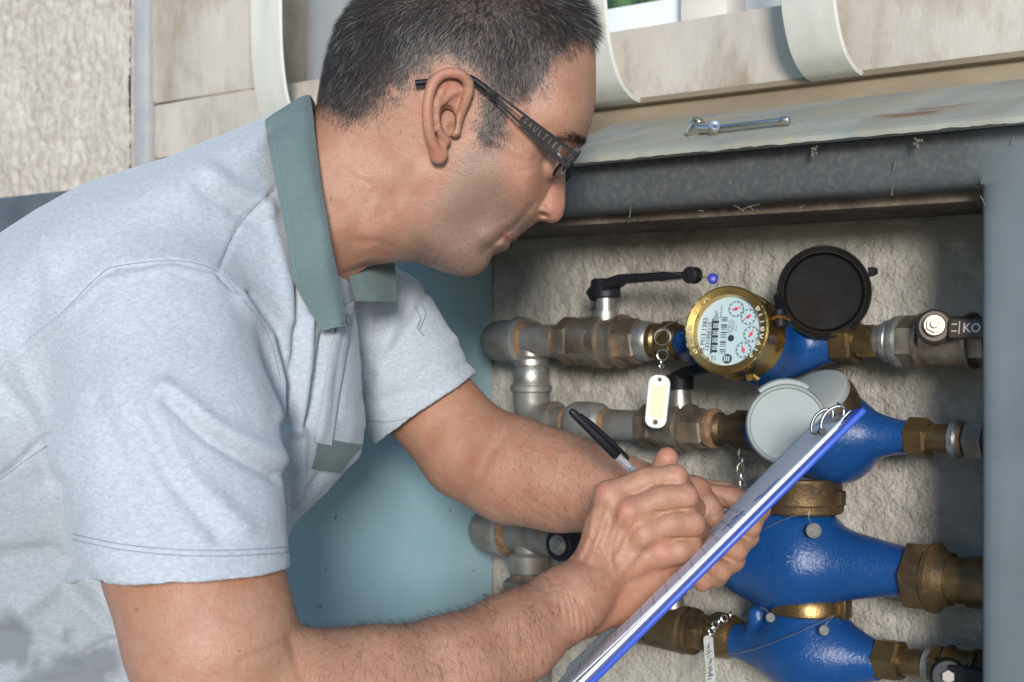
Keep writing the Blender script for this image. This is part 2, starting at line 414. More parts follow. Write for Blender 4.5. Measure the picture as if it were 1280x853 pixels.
b = MB(); b.box(wp, sL-1.6, sL-.064, -.9, wz(0, 247, DF), DF-.001, DF+.03, .004); b.build('side_frame', M['frame'], cab)
# cover: thin sloping sheet with a ragged dirty front edge
s0, s1 = ws(690, DF), sJ+.5
zbk = wz(1000, 127, 0.0)
n = 260; V = []; Fc = []; RS = []
for i in range(n+1):
    s = s0+(s1-s0)*i/n
    e = .0006*noise(s*160, 3.1)+.0010*max(0, noise(s*55, 7.7)); wv = .0005*noise(s*6, 1.)
    rows = [(DF-.034, zl-.0035-e), (DF-.035, zl+.0005)]+[(DF-.030+(.042-DF)*q/24, zl+.0040+wv*(1-q/24)+(zbk-zl-.004)*q/24) for q in range(25)]+[(.012, zbk-.006), (DF-.012, zl-.003)]
    V += [wp(s, z, d) for d, z in rows]
    for q in range(len(rows)):
        d = rows[q][0]; sx = (s-d*.4-(ws(1135, -.085)+.034))/.062; dx = (d+.082)/.016; nz_ = .5*noise(s*30, d*130, seed=4)+.35*noise(s*90, d*300, seed=6)
        RS.append(np.clip(1.15-math.hypot(sx, dx)+nz_, 0, 1)*.85+.25*max(0, noise(s*14, d*90, seed=8)-.35))
k = 29
for i in range(n):
    for j in range(k): Fc.append((i*k+j, (i+1)*k+j, (i+1)*k+(j+1) % k, i*k+(j+1) % k))
Fc = [f[::-1] for f in Fc]
Fc.append(tuple(range(k))[::-1]); Fc.append(tuple(n*k+j for j in range(k)))
# rust streak is a mask on the sheet itself
vv = np.array(V); cs = ws(1170, -.07); S_ = (vv-OP)@RX; D_ = (vv-OP)@NX
mk('cover_sheet', V, Fc, M['cover'], cab, 30, col={'rust': RS})
# door leaf, swung fully open, pale blue inside
zt = .118
door = thing('open_door', wp(sL, -.7, DB-.2), 'pale blue steel door leaf standing open at the left of the meters', 'door')
b = MB(); b.box(wp, sL-.022, sL-.002, -.85, zt-.002, DB-.46, DB-.003, .003); b.build('leaf', M['door'], door)
b = MB(); rg = random.Random(3)
for (u, v, l) in ((420, 650, 9), (408, 715, 7), (400, 762, 5), (592, 716, 4), (606, 745, 3), (563, 640, 5)):
    # find position on the door plane s = sL-.002
    kx = (u-640)/FPX; s = sL-.0015
    d = (kx*(OP[1]+s*RX[1])-(OP[0]+s*RX[0]))/(NX[0]-kx*NX[1]); yy = OP[1]+s*RX[1]+d*NX[1]; z = -(v-426.5)/FPX*yy
    q = [wp(s, z+l*.0007*(1-i/3)+rg.uniform(-.001, .001), d+rg.uniform(-.002, .002)) for i in range(4)]
    b.tube(q, [.0002, .0006, .0005, .0002], 5)
b.build('paint_chip', M['door_chip'], door)['kind'] = 'stuff'
# dry straws and dirt on the lintel
b = MB(); rg = random.Random(8)
for (u, v, a, l) in ((1117, 213, 75, 12), (787, 272, 80, 14), (928, 262, 10, 26), (935, 258, -35, 10), (930, 265, 150, 16), (1265, 180, 70, 10), (825, 230, 60, 6), (1115, 245, 85, 10), (1225, 245, -60, 12), (800, 205, 20, 9), (1000, 260, 15, 8), (880, 265, 170, 9)):
    p = W(u, v, DF-.006); dr = RX*math.cos(R(a))+ZX*math.sin(R(a)); L = l*.00075
    b.tube([p, p+dr*L*.5+np.array([0, 0, .001]), p+dr*L-NX*.001], [.0004, .0004, .0002], 4)
tag(b.build('dry_straw', M['straw'], None), 'scattered wisps of dry straw caught under the cabinet lintel', 'straw', kind='stuff')
for (u, v, w_, lb) in ((1018, 188, 5, 'small dirt clump under the cover edge, left of its twin'), (1148, 178, 6, 'hanging dirt crumb under the cover edge, nearest the right corner')):
    p = W(u, v, DF-.02); b = MB(); rr = random.Random(u)
    for k in range(9):
        q = p+RX*rr.uniform(-1, 1)*w_*.0005+ZX*rr.uniform(-1.6, 1)*w_*.0006
        b.lathe(q-ZX*.001, (rr.uniform(-.5, .5), .3, 1), [(0, .0004), (.0008, rr.uniform(.0009, .0018)), (.0022, rr.uniform(.0006, .0014)), (.003, .0003)], 6)
    tag(b.build('dirt_clump', M['dirt']), lb, 'dirt', 'dirt clumps under the cover edge')
# ---------------------------------------------------------------- the building above
# tan recessed ledge, sill slab, pilaster, roughcast
sR = 1.6
z_a = wz(1000, 104, .0); z_top = wz(980, 5, 0.); s_p0 = ws(190, 0); s_p1 = ws(312, 0)
b = MB(); b.box(wp, s_p0+.05, sR, zbk-.06, z_a+.002, .012, .10, .002); b.build('ledge', M['ledge'])['kind'] = 'structure'
b = MB(); b.box(wp, ws(700,0), sR, z_a-.001, z_a+.005, .0, .09, .0015); b.build('sill_drip_edge', M['ledge'])['kind'] = 'structure'
def stone_slab(name, s0, s1, z0, z1, d0, d1, m, label, cat):
    o = relief(name, s0, s1, z0, z1, d0, .006, .0012, 30, m, label, cat, thick=d1-d0, seed=21); return o
o = stone_slab('window_sill', s_p0+.002, sR, z_a+.005, z_top, .004, .25, M['stone'], 'weathered limestone sill band running above the meter cabinet', 'sill')
stone_slab('limestone_slab', s_p0+.002, ws(700, 0)-.002, .12, z_a+.003, .003, .10, M['stone'], 'limestone panel under the sill, behind the man\'s shoulder', 'stone slab')
for i, (u0, u1, z0, z1) in enumerate(((190, 312, z_top+.002, z_top+1.2),)):
    stone_slab('stone_pilaster', ws(u0, 0)+.002, ws(u1, 0), z0, z1, .0, .16, M['stone'], 'pale stone pilaster beside the roughcast wall at the left', 'pilaster')
b = MB(); b.box(wp, ws(172, 0), s_p0-.001, 0.1, 2.2, -.008, .06, .004); tag(b.build('wall_conduit', M['strip']), 'thin vertical grey strip between roughcast wall and stone pilaster', 'trim strip')
b = MB(); b.box(wp, -1.5, s_p0, -1.29, .30, .10, .16); b.build('wall_base', M['stone2'])['kind'] = 'structure'
o = relief('roughcast_wall', -2.6, ws(173, .03), .10, 1.6, .018, .0038, .0042, 75, M['rough'], struct=True, seed=31)
# wall far above, so the light does not come through the building
b = MB(); b.box(wp, ws(312, .0)+.0, sR, z_top+.95, 3.0, .03, .3); b.build('upper_wall', M['stone'])['kind'] = 'structure'
# windows between pilasters
def window(u0, u1, lab, dd=.13):
    s0_, s1_ = ws(u0, dd), ws(u1, dd); z0_, z1_ = z_top+.002, z_top+.95
    t = thing('window', wp((s0_+s1_)/2, z0_, dd), lab, 'window', 'windows above the sill')
    b = MB(); f = .03
    b.box(wp, s0_, s1_, z0_, z0_+.058, dd, dd+.04, .003); b.box(wp, s0_, s1_, z1_-f, z1_, dd, dd+.04, .003)
    b.box(wp, s0_, s0_+f*1.3, z0_+.058, z1_-f, dd+.001, dd+.039, .003); b.box(wp, s1_-f*1.3, s1_, z0_+.058, z1_-f, dd+.001, dd+.039, .003)
    b.build('frame', M['winframe'], t)
    b = MB(); b.box(wp, s0_+f, s1_-f, z0_+.056, z1_-f+.005, dd+.018, dd+.024); b.build('pane', M['glassw'], t)
    return t
window(560, 862, 'white-framed window with dark glass above the cabinet sill')
b = MB(); b.box(wp, ws(862, .12), ws(920, .12), z_top+.002, z_top+.95, .10, .17, .003); tag(b.build('window_mullion', mat('cream_mullion', (.68, .62, .57), .5)), 'wide cream mullion standing right of the white window', 'mullion')
window(927, 1500, 'second window, at the right behind the curved bars', .14)
b = MB(); b.box(wp, ws(320, .10), ws(560, .10), z_top+.002, z_top+.95, .10, .14, .003); 
t = thing('roller_shutter', wp(ws(400, .10), z_top, .10), 'grey lowered shutter behind the leftmost curved bar', 'shutter')
b.build('curtain', M['shutter'], t)
b = MB(); b.box(wp, ws(313, .06), ws(326, .06), z_top+.0, z_top+.95, .05, .12, .003); b.build('guide_rail', M['strip'], t)
# foliage mirrored in the panes is painted into the glass colour
# belly window grille: flat bars curling back to the sill
gr = thing('window_grille', wp(ws(1050, 0), z_top, -.05), 'row of wide curved white flat bars guarding the windows above', 'window grille')
for u in (401, 803, 1082):
    sc = ws(u, 0.); ze = wz(1062, 92, 0.0)
    path = curve([(-.062, z_top+1.0), (-.062, z_top+.9), (-.062, z_top+.2), (-.062, z_top+.09), (-.060, ze+.10), (-.052, ze+.050), (-.036, ze+.018), (-.016, ze+.003), (.000, ze-.001)], 48)
    hw = .028; th = .005; V = []; Fc = []
    for i, (d, z) in enumerate(path):
        t = path[min(i+1, len(path)-1)]-path[max(i-1, 0)]; t = t/np.linalg.norm(t); nn = np.array([t[1], -t[0]])
        for (a, e) in ((-hw, 0), (-hw+.002, -th/2), (hw-.002, -th/2), (hw, 0), (hw-.002, th/2), (-hw+.002, th/2)):
            V.append(wp(sc+a-.03, z+nn[1]*e, d+nn[0]*e))
    for i in range(len(path)-1):
        for j in range(6): Fc.append((i*6+j, (i+1)*6+j, (i+1)*6+(j+1) % 6, i*6+(j+1) % 6))
    mk('bar', V, Fc+[tuple(range(6))], M['whitebar'], gr, 25)
# ---------------------------------------------------------------- metals
M['galv'] = mat('galvanised_pipe', (.25, .242, .22), .55, .4, c2=(.15, .14, .125), ns=28, nd=5, c3=(.17, .115, .065), n3=26, lo3=.52, hi3=.74, bump=.18, bs=320, rvar=.12)
M['galvrust'] = mat('rusty_joint', (.16, .075, .03), .85, .1, c2=(.28, .17, .09), ns=90, bump=.6, bs=380)
M['valve'] = mat('dull_nickel_brass', (.38, .30, .22), .4, .8, c2=(.20, .15, .11), ns=40, bump=.2, bs=500, rvar=.12)
M['brass'] = mat('aged_brass', (.28, .18, .07), .4, .85, c2=(.13, .085, .04), ns=35, nd=5, c3=(.34, .27, .15), n3=60, lo3=.6, hi3=.8, bump=.2, bs=420, rvar=.12)
M['darkbrass'] = mat('dark_tarnished_brass', (.16, .10, .045), .5, .7, c2=(.075, .05, .03), ns=40, nd=5, c3=(.3, .2, .09), n3=70, lo3=.6, hi3=.8, bump=.3, bs=420, rvar=.12)
M['gold'] = mat('bright_brass', (.66, .41, .13), .24, .95, c2=(.50, .29, .08), ns=25, rvar=.08)
M['goldtext'] = mat('raised_brass_letters', (.95, .78, .45), .35, .8)
M['chrome'] = mat('chrome', (.62, .60, .55), .30, 1., bump=.04, bs=300)
M['steel'] = mat('dull_steel', (.45, .44, .41), .4, .8, c2=(.30, .28, .25), ns=60, bump=.2, bs=500)
M['blue'] = mat('blue_meter_paint', (.006, .058, .205), .30, c2=(.005, .047, .17), ns=14, c3=(.03, .10, .26), n3=240, lo3=.6, hi3=.76, bump=.5, bs=300, bump2=.25, bs2=60, dist=.0014, rvar=.12)
M['black'] = mat('black_plastic', (.010, .010, .012), .5, spec=.3, bump=.08, bs=400)
M['lid'] = mat('black_brown_lid', (.004, .0036, .0033), .62, c2=(.010, .0075, .006), ns=22, nd=3, spec=.12, bump=.03, bs=350, rvar=.1)
M['greylid'] = mat('grey_plastic_lid', (.235, .255, .24), .5, c2=(.20, .22, .208), ns=18, bump=.06, bs=300)
M['greylid2'] = mat('grey_plastic_rim', (.30, .315, .295), .45)
M['dial'] = mat('pale_dial', (.40, .50, .51), .5)
M['ink'] = mat('black_print', (.02, .02, .03), .6)
M['redp'] = mat('red_pointer', (.65, .03, .06), .5)
M['paper'] = mat('white_paper', (.89, .89, .90), .7, bump=.03, bs=120)
M['tagw'] = mat('white_tag_plastic', (.72, .72, .68), .4)
M['tagy'] = mat('cream_tag_label', (.70, .66, .45), .6)
M['lead'] = mat('grey_lead_seal', (.22, .215, .20), .6, .5, c2=(.13, .125, .12), ns=300, bump=.4, bs=900)
M['wire'] = mat('thin_wire', (.35, .33, .29), .45, .8)
M['sealb'] = mat('blue_seal_plastic', (.01, .02, .28), .4)
M['hexbrown'] = mat('bronze_handle', (.075, .052, .040), .5, .2, bump=.1, bs=400)
M['warmnut'] = mat('yellowed_zinc_nut', (.72, .58, .38), .28, .9)
M['darknut'] = mat('dull_zinc_nut', (.30, .28, .25), .6, .5)
ROWZ = {1: 0.0, 2: -.0875, 3: -.2125, 4: -.292}
HEX = R(30)
def rp(row, u, r, d=0.):   # (s, radius) from photo pixels on a row
    return ws(u, d), r/FPX*wy(u, d)
def alongs(b, row, pr, d=0., n=40, ph=0.):
    z = ROWZ[row]; o = wp(0, z, d); return b.lathe(o, RX, [rp(row, u, r, d) for u, r in pr], n, ZX, ph=ph)
GRP = {'pipe_run': 'grey supply pipes at the left of the niche', 'ball_valve': 'ball valves on the four pipe rows', 'brass_union': 'brass unions beside the meters', 'water_meter': 'blue water meters stacked in the niche'}
def thinghere(name, row, u, lab, cat, d=0., group=None):
    group = GRP.get(name)
    return thing(name, wp(ws(u, d), ROWZ[row]-.03, d), lab, cat, group)
def elbow_path(p0, p1, p2, n=10):   # quarter bend through corner p1
    p0, p1, p2 = map(np.asarray, (p0, p1, p2)); out = []
    for i in range(n+1):
        t = i/n; out.append((1-t)**2*p0+2*t*(1-t)*p1+t*t*p2)
    return out
def collar(b, p, ax, r, w=.006):
    b.lathe(np.asarray(p)-unit(ax)*w/2, ax, [(0, r*.92), (w*.15, r), (w*.85, r), (w, r*.92)], 36)
def hexnut(b, o, ax, t0, t1, r, ph=0., ref=None):   # chamfered hexagon, r across corners/2
    return b.lathe(o, ax, [(t0, r*.86), (t0+(t1-t0)*.1, r), (t1-(t1-t0)*.1, r), (t1, r*.86)], 6, ref if ref is not None else ZX, ph=ph)
def lever(path, widths, th, mt, parent, wd=None, name='lever_handle'):
    # flat bent handle: path in world points, width across direction wd
    V = []; Fc = []; P = [np.asarray(p) for p in path]; m = len(P)
    for i, p in enumerate(P):
        t = unit(P[min(i+1, m-1)]-P[max(i-1, 0)]); w_ = unit(np.asarray(wd)-t*np.dot(wd, t)); nn = np.cross(t, w_); hw = widths[i]/2; h2 = (th[i] if not np.isscalar(th) else th)/2; c = min(hw, h2)*.35
        for (a, e) in ((-hw, -h2+c), (-hw+c, -h2), (hw-c, -h2), (hw, -h2+c), (hw, h2-c), (hw-c, h2), (-hw+c, h2), (-hw, h2-c)): V.append(p+w_*a+nn*e)
    for i in range(m-1):
        for j in range(8): Fc.append((i*8+j, (i+1)*8+j, (i+1)*8+(j+1) % 8, i*8+(j+1) % 8))
    Fc = [f[::-1] for f in Fc]
    Fc += [tuple(range(8)), tuple(range((m-1)*8, m*8))[::-1]]
    return mk(name, V, Fc, mt, parent, 35)
FR = -NX   # toward the photographer, off the wall

# ============================================================ ROW 1
t = thinghere('pipe_run', 1, 650, 'top grey pipe with rounded elbow at the left of the bright brass meter', 'pipe')
b = MB(); r1 = 25/FPX*wy(640); sE = ws(628); c0 = wp(sE, 0, 0)
b.tube([wp(ws(652), 0, 0)]+elbow_path(wp(sE+.006, 0, 0), wp(sE-.012, 0, 0), wp(sE-.012, 0, .024))+[wp(sE-.012, 0, DB-.002)], r1*1.05, 36)
collar(b, wp(ws(651), 0, 0), RX, r1*1.22, .011); b.build('elbow', M['galv'], t, 50)
b = MB(); alongs(b, 1, [(648, 20), (706, 21)]); b.build('pipe', M['galv'], t)
b = MB(); alongs(b, 1, [(654.5, 23.5), (657, 23.5), (660, 21), (661, 20)]); alongs(b, 1, [(698, 21.5), (703, 22.6), (706, 22)]); b.build('rusty_joint', M['galvrust'], t)
# ball valve
def ball_valve(row, us, lab, rr, stem_u=None, d=0., mt='valve'):
    u0, u1, u2, u3, u4 = us     # hex | body | hex
    t = thinghere('ball_valve', row, (u1+u3)/2, lab, 'valve', d)
    b = MB(); z = ROWZ[row]; y = wy((u1+u3)/2, d); k = y/FPX*rr
    o = wp(0, z, d)
    hexnut(b, o, RX, ws(u0, d), ws(u1, d), k*1.02)
    b.lathe(o, RX, [(ws(u1, d)-.001, k*.86), (ws(u1, d)+.003, k*1.0), (ws(u2, d)-.004, k*1.12), (ws(u2, d), k*1.14), (ws(u2, d)+.002, k*.98), (ws(u3, d)-.003, k*.98), (ws(u3, d), k*.9)], 40, ZX)
    hexnut(b, o, RX, ws(u3, d), ws(u4, d), k*.95, ph=R(12))
    b.lathe(o, RX, [(ws(u3, d)-.002, k*1.1), (ws(u3, d), k*1.12), (ws(u3, d)+.003, k*1.1)], 40, ZX)
    b.build('body', M[mt], t, 30)
    return t, k, z
t, k, z = ball_valve(1, (703, 722, 760, 778, 803), 'top-row ball valve left of the bright brass meter, black lever pointing right', 30)
b = MB(); sv = ws(752)
b.box(wp, ws(724), ws(752), -.012, .012, -k*1.06, -k*.9, .0015)
b.box(wp, ws(728), ws(748), -.0075, .0075, -k*1.10, -k*1.0, .001); b.build('cast_mark', M['valve'], t)
b = MB(); sS = ws(757); b.lathe(wp(sS, k*.85, 0), ZX, [(0, .0135), (.010, .0135), (.010, .0105), (.026, .0105)], 28); b.build('stem', M['steel'], t)
b = MB(); b.lathe(wp(sS, k*.85+.024, 0), ZX, [(0, .0150), (.001, .0162), (.018, .0155), (.020, .013)], 28); b.build('lever_hub', M['black'], t)
yv = wy(757); zh = lambda v, u, d=0.: wz(u, v, d)
pl = [W(743, 370, -.001), W(752, 361, -.003), W(764, 356, -.005), W(778, 349, -.008), W(800, 347.5, -.012), W(838, 345, -.018), W(858, 344, -.02)]
lever(pl, [.020, .022, .021, .016, .015, .014, .010], [.014, .015, .012, .010, .009, .008, .006], M['black'], t, NX)
b = MB(); b.lathe(W(861, 344, -.03), NX, [(0, .006), (.001, .0085), (.012, .0085), (.013, .006)], 24); b.build('lever_tip', M['black'], t)
# rings, brass union left of the meter
t = thinghere('brass_union', 1, 820, 'aged brass union with steel ring just left of the bright brass meter', 'pipe union')
b = MB(); alongs(b, 1, [(803, 20), (803, 25), (806, 25.5), (814, 24.5), (817, 22)], ph=.3); b.build('ring', M['steel'], t, 30)
b = MB(); alongs(b, 1, [(783, 16), (803, 21), (817, 22.5), (823, 22.5), (826, 20), (834, 21.5), (848, 22), (852, 20)]); hexnut(b, wp(0, 0, 0), RX, ws(827), ws(848), 25/FPX*wy(838)); b.build('nut', M['brass'], t, 30)
# ---------------- meter bodies by implicit sculpting, in wall coordinates
def wall_mesh(V): return OP+V[:, :1]*RX+V[:, 1:2]*NX+V[:, 2:3]*ZX      # columns: s, d, z
def casting(name, fn, lo, hi, h, m, parent):
    V, Q = sculpt(fn, lo, hi, h); V = relax(V, Q, 1, .4)
    return mk(name, wall_mesh(V), Q[:, ::-1], m, parent, 180)
def rev_s(S, D, Z, z0, pr, d0=0.):     # body of revolution about a row axis
    r = np.interp(S, [p[0] for p in pr], [p[1] for p in pr]); q = np.sqrt((D-d0)**2+(Z-z0)**2)
    a = (q-r)*.85; e = np.maximum(pr[0][0]-S, S-pr[-1][0]); return np.maximum(a, e)
def smooth_pr(pts, n=60):
    P = curve(pts, n); return [(p[0], p[1]) for p in P]
# ---------------- meter 1 (bright brass ring, lid open)
t1 = thinghere('water_meter', 1, 940, 'top blue water meter with bright brass ring, pale dial and open black lid', 'water meter')
fn1 = unit(np.array([-.50, -.85, .16]))           # direction the dial looks
fc = PX(908, 412.5, 1.372)                                # centre of the front of the ring
y1 = fc[1]
rim = 56.5/FPX*y1
ex = unit(np.cross(np.array([0, 0, 1.]), fn1)); ex = -ex if ex[0] < 0 else ex; ey = np.cross(fn1, ex); ey = ey if ey[2] > 0 else -ey
sc_, dc_, zc_ = ws(935), 0., 0.
fw = np.array([fn1@RX, fn1@NX, fn1[2]])
fcw = np.array([(fc-OP)@RX, (fc-OP)@NX, fc[2]-CZ])
pr1 = smooth_pr([(ws(843), .0150), (ws(856), .0155), (ws(880), .026), (ws(925), .038), (ws(965), .0395), (ws(1000), .031), (ws(1030), .021), (ws(1047), .0175), (ws(1052), .0172)])
bk = fcw-fw*.056
def f1(S, D, Z):
    a = rev_s(S, D, Z, -.002, pr1)
    p = cone(S, D, Z, fcw-fw*.085, bk, .040, .040)
    return smin(a, p, .014)
casting('body', f1, (ws(843)-.01, -.12, -.07), (ws(1052)+.01, .06, .07), .0016, M['blue'], t1)
b = MB(); q = fc
b.lathe(q, -fn1, [(0, rim*.80), (-.0005, rim*.83), (-.002, rim*.95), (-.0005, rim*.99), (.003, rim), (.006, rim*.985), (.024, rim*.96), (.03, rim*.97), (.033, rim*1.0), (.042, rim*1.0), (.046, rim*.93), (.056, rim*.86)], 72, ey, cap=False)
b.lathe(q, -fn1, [(0, rim*.80), (.008, rim*.775), (.008, rim*.70)], 72, ey, cap=False)
b.build('brass_ring', M['gold'], t1, 30)
b = MB(); b.lathe(q-fn1*.0077, fn1, [(0, rim*.775), (.0003, rim*.775)], 64, ey); dl = b.build('dial', M['dial'], t1, 30)
Mf = basis(q-fn1*.0071, ex, ey, fn1)
def L(x, y, z=0.): return np.array(Mf @ Vector((x*rim, y*rim, z)))
# the writing reads upward
rot = Matrix.Rotation(R(86), 4, 'Z')
def dtext(s, x, y, size, m=None, **k):
    MM = Mf @ Matrix.Translation((x*rim, y*rim, .0002)) @ rot; return text('dial_text', s, MM, size*rim, m or M['ink'], t1, .00005, **k)
# bezel writing
def btext(s, ang0, ang1, out=True, rr=.885, size=.235):
    for i, ch in enumerate(s):
        if ch == ' ': continue
        a = R(ang0+(ang1-ang0)*i/max(1, len(s)-1))
        MM = Mf @ Matrix.Translation((rr*rim*math.cos(a), rr*rim*math.sin(a), .0081)) @ Matrix.Rotation(a-R(90), 4, 'Z')
        text('ring_letter', ch, MM, size*rim, M['goldtext'], t1, .0004, bold=True)
btext('SEAB SPA', 214, 128); btext('61180213', 33, -42)
dtext('CE M13 1383', -.61, -.12, .155); dtext('1331000110', -.485, -.12, .135); dtext('Qn', -.47, -.62, .09); dtext('m³', -.33, .40, .12)
dtext('4.00', -.37, -.60, .06); dtext('2011', -.30, -.60, .06); dtext('V BONO 2013', -.22, .43, .05)
dtext('MULTI-JET CL.B', -.015, .10, .045); dtext('Tmax 30°C PN16', .045, .10, .045); dtext('DN 20 H-V', .10, .12, .045); dtext('10 L/h', .16, .06, .045)
b = MB()
def dbox(b, x0, x1, y0, y1, h=.0003): 
    return b.box(lambda a, c, e: L(a, c, e), x0, x1, y0, y1, 0., h)
dbox(b, -.425, -.395, -.52, .28); 
for i in range(5): dbox(b, -.395, -.26, -.48+i*.165, -.42+i*.165)
for i in range(22):
    if i % 5 != 3: dbox(b, -.20, -.06, -.50+i*.038, -.50+i*.038+rg.choice((.012, .018, .025)))
b.build('dial_print', M['ink'], t1, None)
for i in range(5): dtext('0', -.325, -.365+i*.165, .16)
b = MB(); b.lathe(L(.05, -.16, 0), fn1, [(0, .075*rim), (.0003, .075*rim)], 20); b.lathe(L(-.01, -.62, 0), fn1, [(0, .11*rim), (.0003, .11*rim)], 24); b.build('dial_mark', M['ink'], t1, None)
b = MB()
for k in (-1, 0, 1): dbox(b, -.035+k*.05, -.005+k*.05, -.68, -.56, .0005)
b.build('dial_logo_stripe', M['dial'], t1, None)
for (x, y, pa) in ((.13, .50, 20), (.43, .32, 215), (.52, -.07, 60), (.36, -.42, 110)):
    b = MB()
    for k in range(10):
        a = 2*math.pi*k/10; c = (x+.135*math.cos(a), y+.135*math.sin(a)); dx, dy = .03*math.cos(a), .03*math.sin(a)
        b.tube([L(c[0], c[1], .0003), L(c[0]+dx, c[1]+dy, .0003)], .0004, 4)
    b.tube([L(x+.175*math.cos(2*math.pi*k/28), y+.175*math.sin(2*math.pi*k/28), .0001) for k in range(28)], .00025, 4, closed=True)
    b.build('subdial', M['ink'], t1, None)
    b = MB(); b.lathe(L(x, y, .0003), fn1, [(0, .038*rim), (.0008, .034*rim)], 14); a = R(pa)
    b.tube([L(x-.07*math.cos(a), y-.07*math.sin(a), .0008), L(x+.12*math.cos(a), y+.12*math.sin(a), .0008)], [.0009, .0003], 5); b.build('pointer', M['redp'], t1, None)
M['clear'] = mat('clear_glass', (1, 1, 1), .03); M['clear'].node_tree.nodes['Principled BSDF'].inputs['Transmission Weight'].default_value = 1.; M['clear'].node_tree.nodes['Principled BSDF'].inputs['IOR'].default_value = 1.15
# hinge, latch
hx = L(1.0, .30, 0)-fn1*.010
b = MB(); b.tube([L(1.06, .48, -.008), L(1.12, .12, -.008)], .0052, 12); b.build('hinge_barrel', M['black'], t1)
b = MB(); b.tube([L(.97, .30, -.004), L(1.1, .33, -.001), L(1.22, .33, -.006), L(1.28, .33, -.012)], .0022, 8, ref=fn1); b.build('hinge_strap', M['gold'], t1)
b = MB(); b.tube([L(.42, -.93, -.01), L(.44, -1.06, -.012)], .003, 8); b.build('latch', M['gold'], t1)
b = MB(); b.tube([L(.5, -.95, -.012), L(.62, -1.04, -.014)], .0026, 8); b.build('latch', M['gold'], t1)
# open lid
lc = PX(1030, 365.5, 1.405); ln = unit(np.array([-.20, -.96, -.05])); lr = 58/FPX*1.405
lx = unit(np.cross(np.array([0, 0, 1.]), ln)); lx = -lx if lx[0] < 0 else lx; ly = np.cross(ln, lx); ly = ly if ly[2] > 0 else -ly
b = MB(); b.lathe(lc, -ln, [(.004, 0.0001), (.004, lr*.74), (.0035, lr*.80), (.001, lr*.84), (-.001, lr*.86), (-.001, lr*.90), (.0015, lr*.92), (.0015, lr*.95), (-.002, lr*.965), (-.002, lr), (.003, lr*1.01), (.010, lr*1.0), (.012, lr*.9), (.013, .0001)], 72, ly, cap=False)
b.build('lid', M['lid'], t1, 35)
b = MB(); b.tube([lc+ly*lr*.42+lx*lr*.93-ln*.004, lc+ly*lr*.44+lx*lr*1.06-ln*.004, lc+ly*lr*.45+lx*lr*1.13-ln*.004], [.0045, .004, .0025], 8); b.build('lid_tab', M['black'], t1)
b = MB(); b.tube([lc-lx*lr*.98-ly*lr*.1-ln*.004, L(1.15, .22, -.014)], .0045, 10); b.build('lid_arm', M['black'], t1)
# small blue cap behind the ring at the left + seal screw
b = MB(); b.lathe(W(853, 428, -.02), unit(-RX*.6+FR), [(-.01, .010), (.006, .010), (.009, .006)], 20); b.build('screw_boss', M['blue'], t1)
# right union, ring and valve
t = thinghere('brass_union', 1, 1085, 'aged brass union between the bright brass meter and the right-hand valve', 'pipe union')
b = MB(); hexnut(b, wp(0, 0, 0), RX, ws(1045), ws(1072), 31/FPX*wy(1058), ph=.2); alongs(b, 1, [(1071, 22), (1072, 20), (1092, 19), (1094, 16)]); hexnut(b, wp(0, 0, 0), RX, ws(1074), ws(1100), 23/FPX*wy(1086), ph=.5); b.build('nut', M['brass'], t, 30)
b = MB(); alongs(b, 1, [(1098, 20), (1100, 21), (1106, 23), (1108, 26), (1114, 27), (1117, 25)]); b.build('nipple', M['steel'], t, 30)
b = MB(); alongs(b, 1, [(1116, 20), (1118, 30), (1122, 32), (1127, 32), (1130, 28)]); b.build('ring', M['steel'], t, 30)
t, k, z = ball_valve(1, (1129, 1152, 1158, 1215, 1240), 'top-row ball valve at the right jamb with bronze handle marked KO', 32)
hp = PX(1168, 408, wy(1168)-.045); hn = unit(np.array([-.25, -.95, .12]))
b = MB(); b.lathe(hp+hn*-.024, hn, [(0, .013), (.012, .013), (.012, .0155), (.022, .0155), (.025, .013)], 32); b.build('lever_hub', M['hexbrown'], t)
b = MB(); b.lathe(hp+hn*.005, hn, [(0, .0092), (.002, .0095), (.003, .0085)], 24); hexnut(b, hp, hn, .005, .012, .0078); b.lathe(hp+hn*.012, hn, [(0, .0042), (.004, .0040), (.005, .003)], 16); b.build('nut', M['warmnut'], t, 30)
hx_ = unit(RX+np.array([0, 0, -.01])); 
b = MB()
hup = unit(np.cross(hn, hx_)); hup = hup if hup[2] > 0 else -hup
fh = lambda a, c, e: hp+hx_*a+hup*c+hn*e
b.box(fh, .013, .10, -.0105, .0065, -.005, .003, .0022, 2); b.build('lever_handle', M['hexbrown'], t, 40)
lt = mat('pale_stamp', (.55, .5, .45), .6)
text('handle_text', 'KO', basis(fh(.0255, -.002, .0031), hx_, hup, hn), .011, lt, t, .0002, bold=True, align='LEFT')
b = MB()
for yy in (.001, -.005): b.box(fh, .0155, .0205, yy, yy+.0008, .003, .0034)
b.box(fh, .0222, .0230, -.007, .004, .003, .0034); b.build('handle_mark', lt, t, None)

